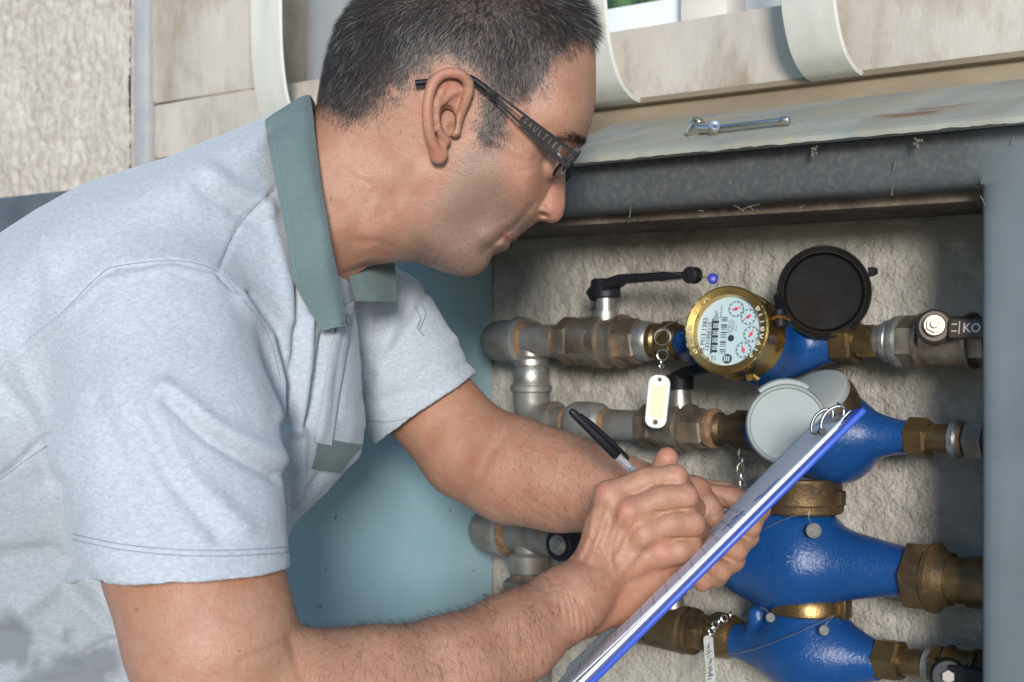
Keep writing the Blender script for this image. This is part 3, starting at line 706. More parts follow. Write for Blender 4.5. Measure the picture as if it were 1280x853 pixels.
# ============================================================ ROW 2
t = thinghere('pipe_run', 2, 700, 'second-row grey pipe rising through rusty joints behind the top pipe, hung with the clear tag', 'pipe')
b = MB(); s6 = ws(664); r2 = 23/FPX*wy(690)
b.tube([wp(s6, -.045, .0)]+elbow_path(wp(s6, -.060, 0), wp(s6, ROWZ[2], 0), wp(s6+.026, ROWZ[2], 0))+[wp(ws(694), ROWZ[2], 0)], r2, 36)
collar(b, wp(s6, -.052, 0), ZX, r2*1.14, .008); collar(b, wp(ws(694), ROWZ[2], 0), RX, r2*1.13, .006); b.build('elbow', M['galv'], t, 50)
b = MB(); b.lathe(wp(s6, -.050, 0), ZX, [(0, .018), (.004, .020), (.018, .0195), (.022, .017), (.024, .0195), (.030, .019), (.034, .0155), (.052, .0145)], 32); b.build('reducer', M['steel'], t, 35)
b = MB(); collar(b, wp(s6, -.0455, 0), ZX, r2*.93, .004); collar(b, wp(s6, -.029, 0), ZX, r2*.86, .003); b.build('rusty_joint', M['galvrust'], t)
b = MB(); alongs(b, 2, [(692, 19), (712, 19.5), (716, 24), (722, 27), (736, 27.5), (750, 26), (755, 22), (757, 19), (808, 19)]); b.build('pipe', M['galv'], t, 50)
b = MB(); alongs(b, 2, [(708, 20), (712, 20.6), (716, 20)]); alongs(b, 2, [(757, 20), (763, 19.6)]); b.build('rusty_joint', M['galvrust'], t)
t, k, z = ball_valve(2, (803, 822, 855, 862, 886), 'second-row ball valve behind the clear key tag, black lever above', 27)
t['label'] = 'second-row ball valve behind the blank key tag, with black lever above'
sS = ws(850); b = MB(); b.lathe(wp(sS, ROWZ[2]+k*.85, 0), ZX, [(0, .012), (.022, .0105)], 24); b.build('stem', M['steel'], t)
b = MB(); b.lathe(wp(sS, ROWZ[2]+k*.85+.02, 0), ZX, [(0, .014), (.014, .014)], 24); b.build('lever_hub', M['black'], t)
lever([W(838, 478, -.0), W(850, 470, -.002), W(864, 464, -.006), W(885, 460, -.012), W(915, 456, -.012)], [.018, .019, .018, .014, .012], .010, M['black'], t, NX)
t = thinghere('brass_union', 2, 905, 'rust-ringed dark brass union left of the grey-lidded meter', 'pipe union')
b = MB(); alongs(b, 2, [(886, 20), (889, 25), (895, 26), (899, 22)]); b.build('ring', M['galvrust'], t)
b = MB(); alongs(b, 2, [(898, 22), (902, 21), (906, 18), (914, 18), (916, 21), (944, 22)]); hexnut(b, wp(0, ROWZ[2], 0), RX, ws(918), ws(944), 25/FPX*wy(930)); b.build('nut', M['darkbrass'], t, 30)
t2 = thinghere('water_meter', 2, 1050, 'second-row blue water meter with light grey plastic lids, behind the clipboard tip', 'water meter')
pr2 = smooth_pr([(ws(940), .018), (ws(965), .022), (ws(1000), .034), (ws(1030), .0395), (ws(1060), .036), (ws(1090), .0235), (ws(1120), .0165), (ws(1136), .0155), (ws(1140), .0155)])
m2c = np.array([ws(1042, -.0), -.0, ROWZ[2]]); m2n = unit(np.array([-.12, -.62, .78]))      # s, d, z
def f2(S, D, Z):
    a = rev_s(S, D, Z, ROWZ[2], pr2); p = cone(S, D, Z, m2c-m2n*.012, m2c+m2n*.004, .037, .036); return smin(a, p, .015)
casting('body', f2, (ws(940)-.01, -.075, ROWZ[2]-.06), (ws(1140)+.01, .06, ROWZ[2]+.06), .0017, M['blue'], t2)
m2w = wp(*[m2c[0], m2c[2], m2c[1]]); n2 = m2n[0]*RX+m2n[1]*NX+m2n[2]*ZX
b = MB(); b.lathe(m2w, n2, [(.020, .0365), (.022, .0375), (.038, .0375), (.043, .036)], 56); b.build('brass_ring', M['darkbrass'], t2, 35)
b = MB(); b.lathe(m2w, n2, [(.0425, .0345), (.045, .0355), (.050, .0345), (.0515, .032), (.0500, .0001)], 56, cap=False); b.build('dial_cover', M['greylid2'], t2, 35)
l2 = PX(984, 531, 1.335); l2n = unit(np.array([-.12, -.97, .16])); l2r = 51.5/FPX*1.335
lx2 = unit(np.cross(np.array([0, 0, 1.]), l2n)); lx2 = -lx2 if lx2[0] < 0 else lx2; ly2 = np.cross(l2n, lx2); ly2 = ly2 if ly2[2] > 0 else -ly2
b = MB(); b.lathe(l2, -l2n, [(.0, .0001), (.0, l2r*.88), (-.0015, l2r*.90), (-.002, l2r*.96), (.0, l2r*.995), (.002, l2r), (.006, l2r*.97), (.009, l2r*.92), (.009, .0001)], 64, ly2, cap=False); b.build('lid', M['greylid'], t2, 30)
fl = lambda a, c, e: l2+lx2*a+ly2*c-l2n*e
b = MB(); b.tube([fl(l2r*.95*math.cos(a), l2r*1.0*math.sin(a)+.0015, .004) for a in np.linspace(R(58), R(132), 10)], .004, 8, flat=.8); b.build('lid_hinge', M['greylid'], t2)
b = MB(); b.box(fl, l2r*.03, l2r*.22, -l2r*1.18, -l2r*.96, .002, .006, .0012); b.build('lid_tab', M['greylid2'], t2)
t = thinghere('brass_union', 2, 1160, 'dark brass hex union right of the grey-lidded meter', 'pipe union')
b = MB(); hexnut(b, wp(0, ROWZ[2], 0), RX, ws(1135), ws(1163), 26/FPX*wy(1150), ph=.15); alongs(b, 2, [(1160, 18), (1195, 18.5), (1197, 15)]); b.build('nut', M['brass'], t, 30)
b = MB(); alongs(b, 2, [(1190, 19), (1192, 24), (1199, 24.5), (1202, 22)]); b.build('ring', M['steel'], t, 30)
b = MB(); alongs(b, 2, [(1202, 22), (1204, 22.5), (1207, 22)]); b.build('rusty_joint', M['galvrust'], t, 30)
b = MB(); hexnut(b, wp(0, ROWZ[2], 0), RX, ws(1208), ws(1236), 25/FPX*wy(1222), ph=.5); b.build('end_nut', M['valve'], t, 30)

# ============================================================ ROW 3
t = thinghere('pipe_run', 3, 640, 'third-row large grey pipe with elbow and rusty vertical fittings beneath', 'pipe')
b = MB(); r3 = 24/FPX*wy(640); sE = ws(617)
b.tube([wp(ws(634), ROWZ[3], 0)]+elbow_path(wp(sE+.006, ROWZ[3], 0), wp(sE-.014, ROWZ[3], 0), wp(sE-.014, ROWZ[3], .024))+[wp(sE-.014, ROWZ[3], DB-.002)], r3*1.2, 36)
collar(b, wp(ws(630), ROWZ[3], 0), RX, r3*1.32, .012); b.box(wp, sE-.012, sE+.006, ROWZ[3]-.004, ROWZ[3]+.012, -r3*1.1, -r3*.9, .0015); b.build('elbow', M['galv'], t, 50)
b = MB(); alongs(b, 3, [(630, 23), (705, 24)]); b.build('pipe', M['galv'], t)
b = MB(); alongs(b, 3, [(634, 26), (638, 26.5), (641, 25), (643, 23)]); b.build('rusty_joint', M['galvrust'], t)
s7 = ws(662, .0); b = MB()
b.lathe(wp(s7, ROWZ[3]-.078, .0), ZX, [(0, .022), (.012, .023), (.020, .024), (.030, .024), (.034, .020), (.038, .0235), (.056, .0235), (.060, .018), (.075, .0175)], 32)
hexnut(b, wp(s7, ROWZ[3]-.066, 0), ZX, 0, .018, .031, ref=RX); b.build('vertical_fitting', M['galv'], t, 35)
b = MB(); collar(b, wp(s7, ROWZ[3]-.043, 0), ZX, .0212, .005); collar(b, wp(s7, ROWZ[3]-.022, 0), ZX, .0215, .003); b.lathe(wp(s7, ROWZ[3]-.074, 0), ZX, [(0, .026), (.007, .026)], 28); b.build('rusty_joint', M['galvrust'], t)
t, k, z = ball_valve(3, (712, 735, 765, 790, 815), 'third-row valve whose black lever end and bolt peep out beside the wrist', 27)
b = MB(); lp = W(706, 680, -.03)
b.lathe(lp, FR, [(0, .0165), (.002, .0175), (.010, .0175), (.012, .0155)], 30); b.build('lever_hub', M['black'], t)
lever([lp+FR*.006, lp+FR*.006+RX*.03, lp+FR*.01+RX*.06-ZX*.02], [.032, .026, .02], .010, M['black'], t, ZX)
b = MB(); hexnut(b, lp, FR, .012, .017, .0085); b.lathe(lp, FR, [(.011, .0105), (.0125, .0105)], 24); b.build('bolt', M['steel'], t, 30)
t3 = thinghere('water_meter', 3, 1000, 'largest blue water meter with upright dark brass ring and cast arrow', 'water meter')
pr3 = smooth_pr([(ws(850), .020), (ws(880), .024), (ws(905), .030), (ws(940), .043), (ws(985), .0505), (ws(1020), .0485), (ws(1055), .0345), (ws(1100), .0265), (ws(1140), .0215), (ws(1146), .021)])
m3s = ws(995)
def f3(S, D, Z):
    a = rev_s(S, D, Z, ROWZ[3]+.003, pr3); p = cone(S, D, Z, (m3s, 0, ROWZ[3]), (m3s, 0, ROWZ[3]+.028), .044, .0375)
    p = np.maximum(p, Z-(ROWZ[3]+.052)); a = smin(a, p, .014)
    q = cone(S, D, Z, (ws(960), -.0, ROWZ[3]-.052), (ws(1035), 0, ROWZ[3]-.046), .012, .010); return smin(a, q, .012)
casting('body', f3, (ws(850)-.01, -.07, ROWZ[3]-.075), (ws(1146)+.01, .07, ROWZ[3]+.085), .0018, M['blue'], t3)
b = MB(); tb = wp(m3s+.004, 0, 0)*1.; zt3 = ROWZ[3]
b.lathe(wp(m3s+.006, zt3+.049, 0), ZX, [(0, .0375), (.002, .0395), (.008, .0400), (.010, .0385), (.028, .0385), (.030, .0395), (.033, .0395), (.0345, .036), (.0335, .033), (.031, .033), (.031, .0001)], 60, cap=False)
b.box(wp, m3s-.011, m3s-.006, zt3+.055, zt3+.074, -.0425, -.038, .001); b.box(wp, m3s+.042, m3s+.050, zt3+.058, zt3+.072, -.004, .006, .001)
b.build('brass_ring', M['darkbrass'], t3, 35)
b = MB(); b.lathe(wp(m3s+.006, zt3+.0805, 0), ZX, [(0, .0325), (.0012, .0325)], 48); b.build('dial', M['dial'], t3, 35)
b = MB(); ya = -.0475
def onbody(u, v, dd=0.):  # point on body 3 near the front
    s = ws(u, -.045); z = wz(u, v, -.045); r = np.interp(s, [p[0] for p in pr3], [p[1] for p in pr3]); q = max(1e-4, r*r-(z-ROWZ[3]-.003)**2); return wp(s, z, -math.sqrt(q)-dd)
b.tube([onbody(953, 696, -.0003), onbody(975, 697, -.0003), onbody(988, 698, -.0003)], .0009, 6); b.tube([onbody(986, 694.5, -.0004), onbody(1003, 699, -.0004)], [.0024, .0004], 6); b.tube([onbody(986, 702, -.0004), onbody(1003, 699, -.0004)], [.0024, .0004], 6); b.build('cast_arrow', M['blue'], t3)
t = thinghere('brass_union', 3, 1180, 'big brass hex nut and pipe stub at right of the largest meter', 'pipe union')
b = MB(); y3 = wy(1160); hexnut(b, wp(0, ROWZ[3], 0), RX, ws(1138), ws(1170), 46/FPX*y3, ph=R(22)); alongs(b, 3, [(1166, 44), (1172, 44), (1178, 36), (1190, 33), (1190, 26)]); b.build('nut', M['darkbrass'], t, 30)
b = MB(); alongs(b, 3, [(1186, 30), (1190, 30), (1212, 29), (1213, 33), (1245, 33)], ph=.2, n=12); b.build('nipple', M['brass'], t, 30)
# ============================================================ ROW 4
t = thinghere('pipe_run', 4, 690, 'lowest grey pipe, mostly hidden behind the writing arm', 'pipe')
b = MB(); b.tube([wp(s7, ROWZ[3]-.072, 0)]+elbow_path(wp(s7, ROWZ[4]+.012, 0), wp(s7, ROWZ[4]-.01, 0), wp(s7+.03, ROWZ[4], 0))+[wp(ws(800), ROWZ[4], 0)], .019, 32)
b.tube([wp(s7+.006, ROWZ[4], 0), wp(s7+.006, -.6, 0)], .0195, 30); b.build('pipe', M['galv'], t, 50)
t, k, z = ball_valve(4, (800, 815, 858, 866, 890), 'lowest-row dark ball valve under the clipboard, left of the bottom meter', 26, mt='darkbrass')
b = MB(); b.lathe(wp(ws(842), ROWZ[4]+k*.8, 0), ZX, [(0, .011), (.02, .010)], 20); b.build('stem', M['steel'], t)
b = MB(); b.lathe(wp(ws(842), ROWZ[4]+k*.8+.018, 0), ZX, [(0, .013), (.02, .013)], 20); b.build('lever_hub', M['black'], t)
lever([wp(ws(842), ROWZ[4]+.058, 0), wp(ws(862), ROWZ[4]+.062, -.012), wp(ws(885), ROWZ[4]+.074, -.02)], [.018, .016, .012], .009, M['black'], t, NX)
t = thinghere('brass_union', 4, 905, 'brass union carrying the written tag, left of the bottom meter', 'pipe union')
b = MB(); alongs(b, 4, [(888, 21), (893, 27), (914, 27.5), (920, 25), (922, 20)]); hexnut(b, wp(0, ROWZ[4], 0), RX, ws(893), ws(912), 29/FPX*wy(903)); b.build('nut', M['brass'], t, 30)
t4 = thinghere('water_meter', 4, 1010, 'lowest blue water meter, partly cut by the bottom of the view', 'water meter')
pr4 = smooth_pr([(ws(915), .0175), (ws(928), .018), (ws(950), .024), (ws(985), .036), (ws(1020), .0405), (ws(1048), .036), (ws(1075), .025), (ws(1095), .0185), (ws(1101), .018)])
m4s = ws(1008)
def f4(S, D, Z):
    a = rev_s(S, D, Z, ROWZ[4]-.003, pr4); p = cone(S, D, Z, (m4s, 0, ROWZ[4]), (m4s, 0, ROWZ[4]+.02), .038, .034); p = np.maximum(p, Z-(ROWZ[4]+.036)); a = smin(a, p, .014)
    return smin(a, cone(S, D, Z, (ws(945, -.01), -.01, ROWZ[4]+.01), (ws(946, -.01), -.01, ROWZ[4]+.028), .008, .0085), .006)
casting('body', f4, (ws(915)-.01, -.06, ROWZ[4]-.06), (ws(1101)+.01, .06, ROWZ[4]+.06), .0018, M['blue'], t4)
b = MB(); b.lathe(wp(m4s+.002, ROWZ[4]+.033, 0), ZX, [(0, .034), (.002, .0365), (.012, .0365), (.016, .034), (.018, .001)], 48, cap=False); b.build('brass_ring', M['brass'], t4, 35)
b = MB(); b.box(wp, m4s+.036, m4s+.044, ROWZ[4]+.032, ROWZ[4]+.050, -.006, .008, .001); b.build('hinge_lug', M['brass'], t4)
t = thinghere('brass_union', 4, 1115, 'hex brass union at the right end of the bottom meter', 'pipe union')
b = MB(); hexnut(b, wp(0, ROWZ[4], 0), RX, ws(1096), ws(1128), 27/FPX*wy(1112), ph=.4); alongs(b, 4, [(1126, 17), (1160, 17.5), (1162, 14)]); b.build('nut', M['brass'], t, 30)
b = MB(); alongs(b, 4, [(1157, 19), (1159, 22), (1168, 22), (1170, 20)]); b.build('ring', M['steel'], t)
t, k, z = ball_valve(4, (1166, 1180, 1190, 1220, 1240), 'lowest-row valve at the right jamb with black handle and steel nut', 26, mt='brass')
hp4 = PX(1185, 845, wy(1185)-.035); b = MB(); b.lathe(hp4+hn*-.02, hn, [(0, .012), (.012, .012), (.012, .0155), (.022, .0155), (.025, .013)], 28); b.build('lever_hub', M['black'], t)
lever([hp4+RX*.0, hp4+RX*.035+ZX*.002, hp4+RX*.09+ZX*.004], [.022, .016, .015], .008, M['black'], t, ZX)
b = MB(); hexnut(b, hp4, hn, .005, .010, .006); b.build('nut', M['darknut'], t, 30)

# ============================================================ seals, tags, chain
def ring(b, c, n_, r, w, m=24):
    n_ = unit(n_); a = unit(np.cross(n_, (0.3, .2, 1))); e = np.cross(n_, a)
    return b.tube([c+r*(math.cos(2*math.pi*k/m)*a+math.sin(2*math.pi*k/m)*e) for k in range(m)], w, 6, closed=True)
# key tag 1
kt = thing('key_tag', W(822, 500, -.06), 'blank white key tag with cream label hanging from a split ring', 'key tag', 'tags hung on the pipes')
yk = wy(824, -.05)
cr = PX(828, 441, yk)
b = MB(); ring(b, PX(828, 421, yk+.005), (-.5, -1, .1), .0085, .0004); ring(b, PX(828, 422, yk+.004), (-.2, -1, .3), .0078, .0004); b.build('wire_loop', M['wire'], kt)
b = MB(); ring(b, PX(828, 444, yk), (-.3, -1, 0), .0052, .0007)
for v in (453, 458): ring(b, PX(827, v, yk), ((.9, -.3, 0) if v == 453 else (.2, -1, 0)), .0022, .0006, 12)
b.build('split_ring', M['chrome'], kt)
tx = unit(np.array([.93, -.3, -.10])); tn = unit(np.cross(np.array([.03, 0, 1.]), tx)); tn = tn if tn[1] < 0 else -tn; ty = np.cross(tn, tx); ty = ty if ty[2] > 0 else -ty
tc_ = PX(822.5, 502, yk-.002); sct = yk/FPX
ft = lambda a, c, e: tc_+tx*a*sct+ty*c*sct+tn*e
def plate(b, w_, h_, rad, th, fn, e0=0., cx=0., cy=0., hole=None):
    pts = []
    for (sx, sy, a0) in ((1, 1, 0), (-1, 1, 90), (-1, -1, 180), (1, -1, 270)):
        for k in range(7): a = R(a0+90*k/6); pts.append((cx+sx*(w_/2-rad)+rad*math.cos(a), cy+sy*(h_/2-rad)+rad*math.sin(a)))
    n_ = len(pts); V = [fn(p[0], p[1], e0) for p in pts]+[fn(p[0]*1., p[1]*1., e0+th) for p in pts]
    Fc = [tuple(range(n_))[::-1], tuple(range(n_, 2*n_))]+[(i, (i+1) % n_, n_+(i+1) % n_, n_+i) for i in range(n_)]
    return b.add(V, Fc)
b = MB(); plate(b, 27, 66, 11, .0022, ft); b.build('tag', M['tagw'], kt, 30)
b = MB(); plate(b, 18, 40, 1.5, .0003, ft, .0022, 0, 0); b.build('paper_label', M['tagy'], kt, 30)
for y_, r_ in ((-26, 3.2), (27.5, 2.6)): b = MB(); b.lathe(ft(0, y_, .0018), tn, [(0, r_*sct), (.0006, r_*sct)], 16); b.build('eyelet', M['darkbrass'], kt)
# written tag, edge of row 4
M['tagg'] = mat('grimy_tag_plastic', (.42, .42, .39), .6, c2=(.3, .3, .27), ns=150)
k4 = thing('key_tag', W(887, 815, -.04), 'narrow white tag with black handwriting, chained to the lowest union', 'key tag', 'tags hung on the pipes')
yk = wy(887, -.045); sct = yk/FPX; tc_ = PX(887.5, 826, yk); tx = unit(np.array([.93, -.25, .1])); tn = unit(np.array([-.25, -.95, 0])); ty = unit(np.array([-.07, 0, 1]))
b = MB(); plate(b, 12, 64, 5, .002, ft); b.build('tag', M['tagg'], k4, 30)
b = MB(); rr = random.Random(4)
for i in range(9):
    y0 = -22+i*5; b.tube([ft(-3+rr.uniform(-2, 2), y0+rr.uniform(-1, 1), .0022), ft(rr.uniform(0, 4), y0+rr.uniform(0, 3), .0022), ft(rr.uniform(-4, 1), y0+rr.uniform(2, 4), .0022), ft(rr.uniform(0, 4), y0+4.5, .0022)], rr.uniform(.0003, .0006), 4)
b.build('handwriting', M['ink'], k4)
b = MB()
for i in range(7):
    t_ = i/6; p = PX(888+4*math.sin(t_*3)+t_*26*(t_ > .4)*(t_-.4)*1.6, 793-t_*24, yk); ring(b, p, ((1, -.3, .2), (.2, -1, .3))[i % 2], .0032, .0007, 14)
b.build('chain', M['chrome'], k4)
# chain hanging in the background
ch = thing('link_chain', W(928, 590, .02), 'short steel link chain hanging between the second and third meters', 'chain')
for i in range(6):
    b = MB(); c = PX(927+2*math.sin(i*2.1), 567+i*9.6, wy(928, .0)); a = unit((1, -.4, .2)) if i % 2 else unit((.1, -1, .3)); e = unit((.1*math.sin(i), 0, 1))
    a = unit(np.cross(a, e)); b.tube([c+a*.0030*math.cos(2*math.pi*k/16)+e*.0058*math.sin(2*math.pi*k/16) for k in range(16)], .0008, 6, closed=True); b.build('link', M['chrome'], ch)
# lead seals and their wires
def seal(c, nrm, r, lab, wires, name='lead_seal', m='lead'):
    t = thing(name, c, lab, 'seal', 'wired seals on meters and lever'); b = MB(); nrm = unit(nrm)
    b.lathe(np.asarray(c)-nrm*.0015, nrm, [(0, r*.85), (.0006, r), (.0026, r), (.0032, r*.85)], 24); b.build('disc', M[m], t)
    if m == 'lead':
        b = MB(); b.lathe(np.asarray(c)+nrm*.0016, nrm, [(0, r*.62), (.0004, r*.6)], 20); b.build('stamp', M['lead'], t)
    for w_ in wires:
        b = MB(); P = curve(w_, 16); tw = []
        for i, p in enumerate(P): tw.append(p+np.array([0, 0, .0004*math.sin(i*2.6)]))
        b.tube(tw, .0004, 5); b.build('wire', M['wire'], t)
    return t
seal(PX(891, 348.5, wy(891)-.035), (-.1, -1, .1), .0052, 'small blue plastic seal wired to the tip of the top lever', [[PX(858, 344, wy(858)-.03), PX(875, 346, wy(870)-.03), PX(886, 348, wy(891)-.035)], [PX(800, 347, wy(800)-.02), PX(830, 352, wy(830)-.02), PX(858, 349, wy(858)-.03)], [PX(815, 339, wy(815)-.02), PX(840, 341, wy(840)-.03), PX(862, 347, wy(862)-.035)]], 'plastic_seal', 'sealb')
seal(PX(858, 447, wy(858)-.045), (-.4, -1, .3), .0045, 'tiny lead seal at the lower left of the bright brass meter', [[PX(828, 411, wy(828)-.04), PX(840, 404, wy(840)-.04), PX(860, 396, wy(860)-.05), PX(868, 390, wy(868)-.06)], [PX(818, 425, wy(828)-.035), PX(832, 408, wy(832)-.04), PX(848, 400, wy(848)-.045)]])
y3f = wy(1017)-.062
seal(PX(1017, 663.5, wy(1017, -.045)), (-.1, -1, .1), .0070, 'grey lead seal hanging on the largest blue meter', [[PX(1012, 638, wy(1012, -.05)), PX(1011, 648, wy(1012, -.05)), PX(1016, 656, wy(1017, -.046))], [PX(1012, 640, wy(1012, -.05)), PX(990, 646, wy(990, -.052)), PX(968, 655, wy(968, -.05)), PX(955, 662, wy(955, -.045))]])
seal(PX(1030, 788, wy(1030, -.04)), (-.1, -1, .1), .0048, 'dark lead seal at the right on the lowest meter', [[PX(1045, 768, wy(1045, -.04)), PX(1036, 776, wy(1036, -.04)), PX(1030, 784, wy(1030, -.041))], [PX(1042, 770, wy(1042, -.04)), PX(985, 796, wy(985, -.045)), PX(935, 814, wy(935, -.04)), PX(905, 818, wy(905, -.035))]])
seal(PX(963, 772, wy(963, -.035)), (-.2, -1, .1), .0045, 'small pale lead seal beside the blue lug of the lowest meter', [[PX(950, 760, wy(950, -.03)), PX(957, 762, wy(957, -.032)), PX(962, 768, wy(963, -.034))]])
# ---------------------------------------------------------------- ratchet handle on the cover
def on_cover(u, v, lift=0.):
    # intersect the view ray with the sloping sheet
    A_ = wp(0, zl+.0048, DF-.030); B_ = wp(0, zbk, .012); e1 = RX; e2 = B_-A_; nn = unit(np.cross(e1, e2)); nn = nn if nn[2] > 0 else -nn
    o = np.array([0, 0, CZ]); dr = PX(u, v, 1.)-o; t_ = np.dot(A_-o, nn)/np.dot(dr, nn); return o+dr*t_+nn*lift, nn
rt = thing('socket_wrench', on_cover(925, 165)[0], 'chrome swivel-head socket handle lying on the sloping cabinet top', 'socket wrench')
p0, nn = on_cover(903, 167, .0052); p1, _ = on_cover(988, 157, .0052)
b = MB(); ax = unit(p1-p0); Lh = np.linalg.norm(p1-p0); b.lathe(p0, ax, [(0, .0032), (.004, .0034), (Lh-.010, .0034), (Lh-.009, .0040), (Lh-.001, .0040), (Lh, .0034)], 24); b.build('handle', M['chrome'], rt, 40)
b = MB(); b.lathe(p1-ax*.005-nn*.001+np.array([0, -.0036, 0]), (0, -1, 0.1), [(0, .0016), (.0006, .0014)], 12); b.build('hole', M['ink'], rt)
pk, _ = on_cover(894, 168, .0058); b = MB(); fr = unit(np.array([.0, -1, .35])); b.lathe(pk-fr*.006, fr, [(0, .0055), (.001, .0062), (.011, .0062), (.012, .0053)], 28); b.lathe(pk+fr*.0058, fr, [(0, .0036), (.0006, .0036), (.0004, .002), (.0002, .001)], 20); b.build('pivot', M['chrome'], rt, 35)
ps, _ = on_cover(871, 168, .0062); b = MB(); b.lathe(pk-ax*.002, unit(ps-pk), [(0, .0042), (np.linalg.norm(ps-pk)*.55, .0046), (np.linalg.norm(ps-pk)*.9, .0062)], 24); b.build('yoke', M['chrome'], rt, 35)
b = MB(); sa = unit(np.array([.25, -.75, .55])); b.lathe(ps-sa*.008, sa, [(0, .0070), (.001, .0078), (.014, .0078), (.0155, .0070), (.0155, .0045), (.011, .0042)], 28, cap=False); b.build('socket', M['chrome'], rt, 35)
# ================================================================ THE MAN
from mathutils.bvhtree import BVHTree
def skin_mat():
    m = bpy.data.materials.new('skin'); m.use_nodes = True; t = m.node_tree; N = t.nodes; Lk = t.links; b = N['Principled BSDF']
    tc = N.new('ShaderNodeTexCoord')
    def nz(sc, det=4):
        n = N.new('ShaderNodeTexNoise'); n.inputs['Scale'].default_value = sc; n.inputs['Detail'].default_value = det; Lk.new(tc.outputs['Object'], n.inputs['Vector']); return n.outputs[0]
    def mr(x, a, bb, c=0., d=1.):
        r = N.new('ShaderNodeMapRange'); r.inputs[1].default_value = a; r.inputs[2].default_value = bb; r.inputs[3].default_value = c; r.inputs[4].default_value = d; Lk.new(x, r.inputs[0]); return r.outputs[0]
    def at(nm):
        a = N.new('ShaderNodeAttribute'); a.attribute_name = nm; return a.outputs['Fac']
    def mul(a, bb):
        x = N.new('ShaderNodeMath'); x.operation = 'MULTIPLY'; Lk.new(a, x.inputs[0])
        if isinstance(bb, float): x.inputs[1].default_value = bb
        else: Lk.new(bb, x.inputs[1])
        return x.outputs[0]
    def mix(f, A, B):
        x = N.new('ShaderNodeMix'); x.data_type = 'RGBA'; Lk.new(f, x.inputs[0])
        for s, q in ((6, A), (7, B)):
            if isinstance(q, tuple): x.inputs[s].default_value = (*q, 1)
            else: Lk.new(q, x.inputs[s])
        return x.outputs[2]
    c = mix(mr(nz(16, 5), .35, .65), (.365, .178, .108), (.425, .225, .145))
    c = mix(mul(mr(nz(60, 3), .45, .7), .5), c, (.35, .13, .08)); c = mix(mul(mr(nz(9, 3), .45, .65), .4), c, (.385, .21, .125)); c = mix(mul(mr(nz(260, 2), .5, .7), .3), c, (.30, .135, .085))
    c = mix(at('pink'), c, (.46, .165, .12))
    c = mix(mul(at('stubble'), mr(nz(900, 2), .3, .6, .35, 1.)), c, (.20, .16, .135))
    c = mix(at('lip'), c, (.42, .14, .12))
    c = mix(at('scalp'), c, (.075, .05, .04))
    c = mix(mr(nz(110, 1), .77, .80, 0., .6), c, (.16, .07, .045))
    Lk.new(c, b.inputs['Base Color'])
    b.inputs['Subsurface Weight'].default_value = .07; b.inputs['Subsurface Radius'].default_value = (1, .35, .2); b.inputs['Subsurface Scale'].default_value = .006
    b.inputs['Specular IOR Level'].default_value = .42; Lk.new(mr(nz(40), .3, .7, .38, .55), b.inputs['Roughness'])
    vo = N.new('ShaderNodeTexVoronoi'); vo.feature = 'DISTANCE_TO_EDGE'; vo.inputs['Scale'].default_value = 620; Lk.new(tc.outputs['Object'], vo.inputs['Vector'])
    bp = N.new('ShaderNodeBump'); bp.inputs['Strength'].default_value = .38; bp.inputs['Distance'].default_value = .0006; Lk.new(vo.outputs['Distance'], bp.inputs['Height']); p = bp.outputs[0]
    for st, sc in ((.30, 800), (.28, 190)):
        bp = N.new('ShaderNodeBump'); bp.inputs['Strength'].default_value = st; bp.inputs['Distance'].default_value = .0015; Lk.new(nz(sc, 3), bp.inputs['Height'])
        if p: Lk.new(p, bp.inputs['Normal'])
        p = bp.outputs[0]
    Lk.new(p, b.inputs['Normal']); return m
M['skin'] = skin_mat()
def proj(V): return 640+FPX*V[:, 0]/V[:, 1], 426.5-FPX*(V[:, 2]-CZ)/V[:, 1]
def tps(pts, u, v, s=1.):           # thin-plate spline through (u, v, value)
    P = np.array(pts, float); A = P[:, :2]; n = len(A); r2 = ((A[:, None]-A[None])**2).sum(-1)
    K = np.where(r2 > 0, .5*r2*np.log(r2+1e-9), 0)+np.eye(n)*s
    B = np.hstack([np.ones((n, 1)), A]); MM = np.block([[K, B], [B.T, np.zeros((3, 3))]])
    wgt = np.linalg.solve(MM, np.concatenate([P[:, 2], np.zeros(3)])); out = wgt[n]+wgt[n+1]*u+wgt[n+2]*v
    for i in range(n):
        q = (u-A[i, 0])**2+(v-A[i, 1])**2; out = out+wgt[i]*.5*q*np.log(q+1e-9)
    return out
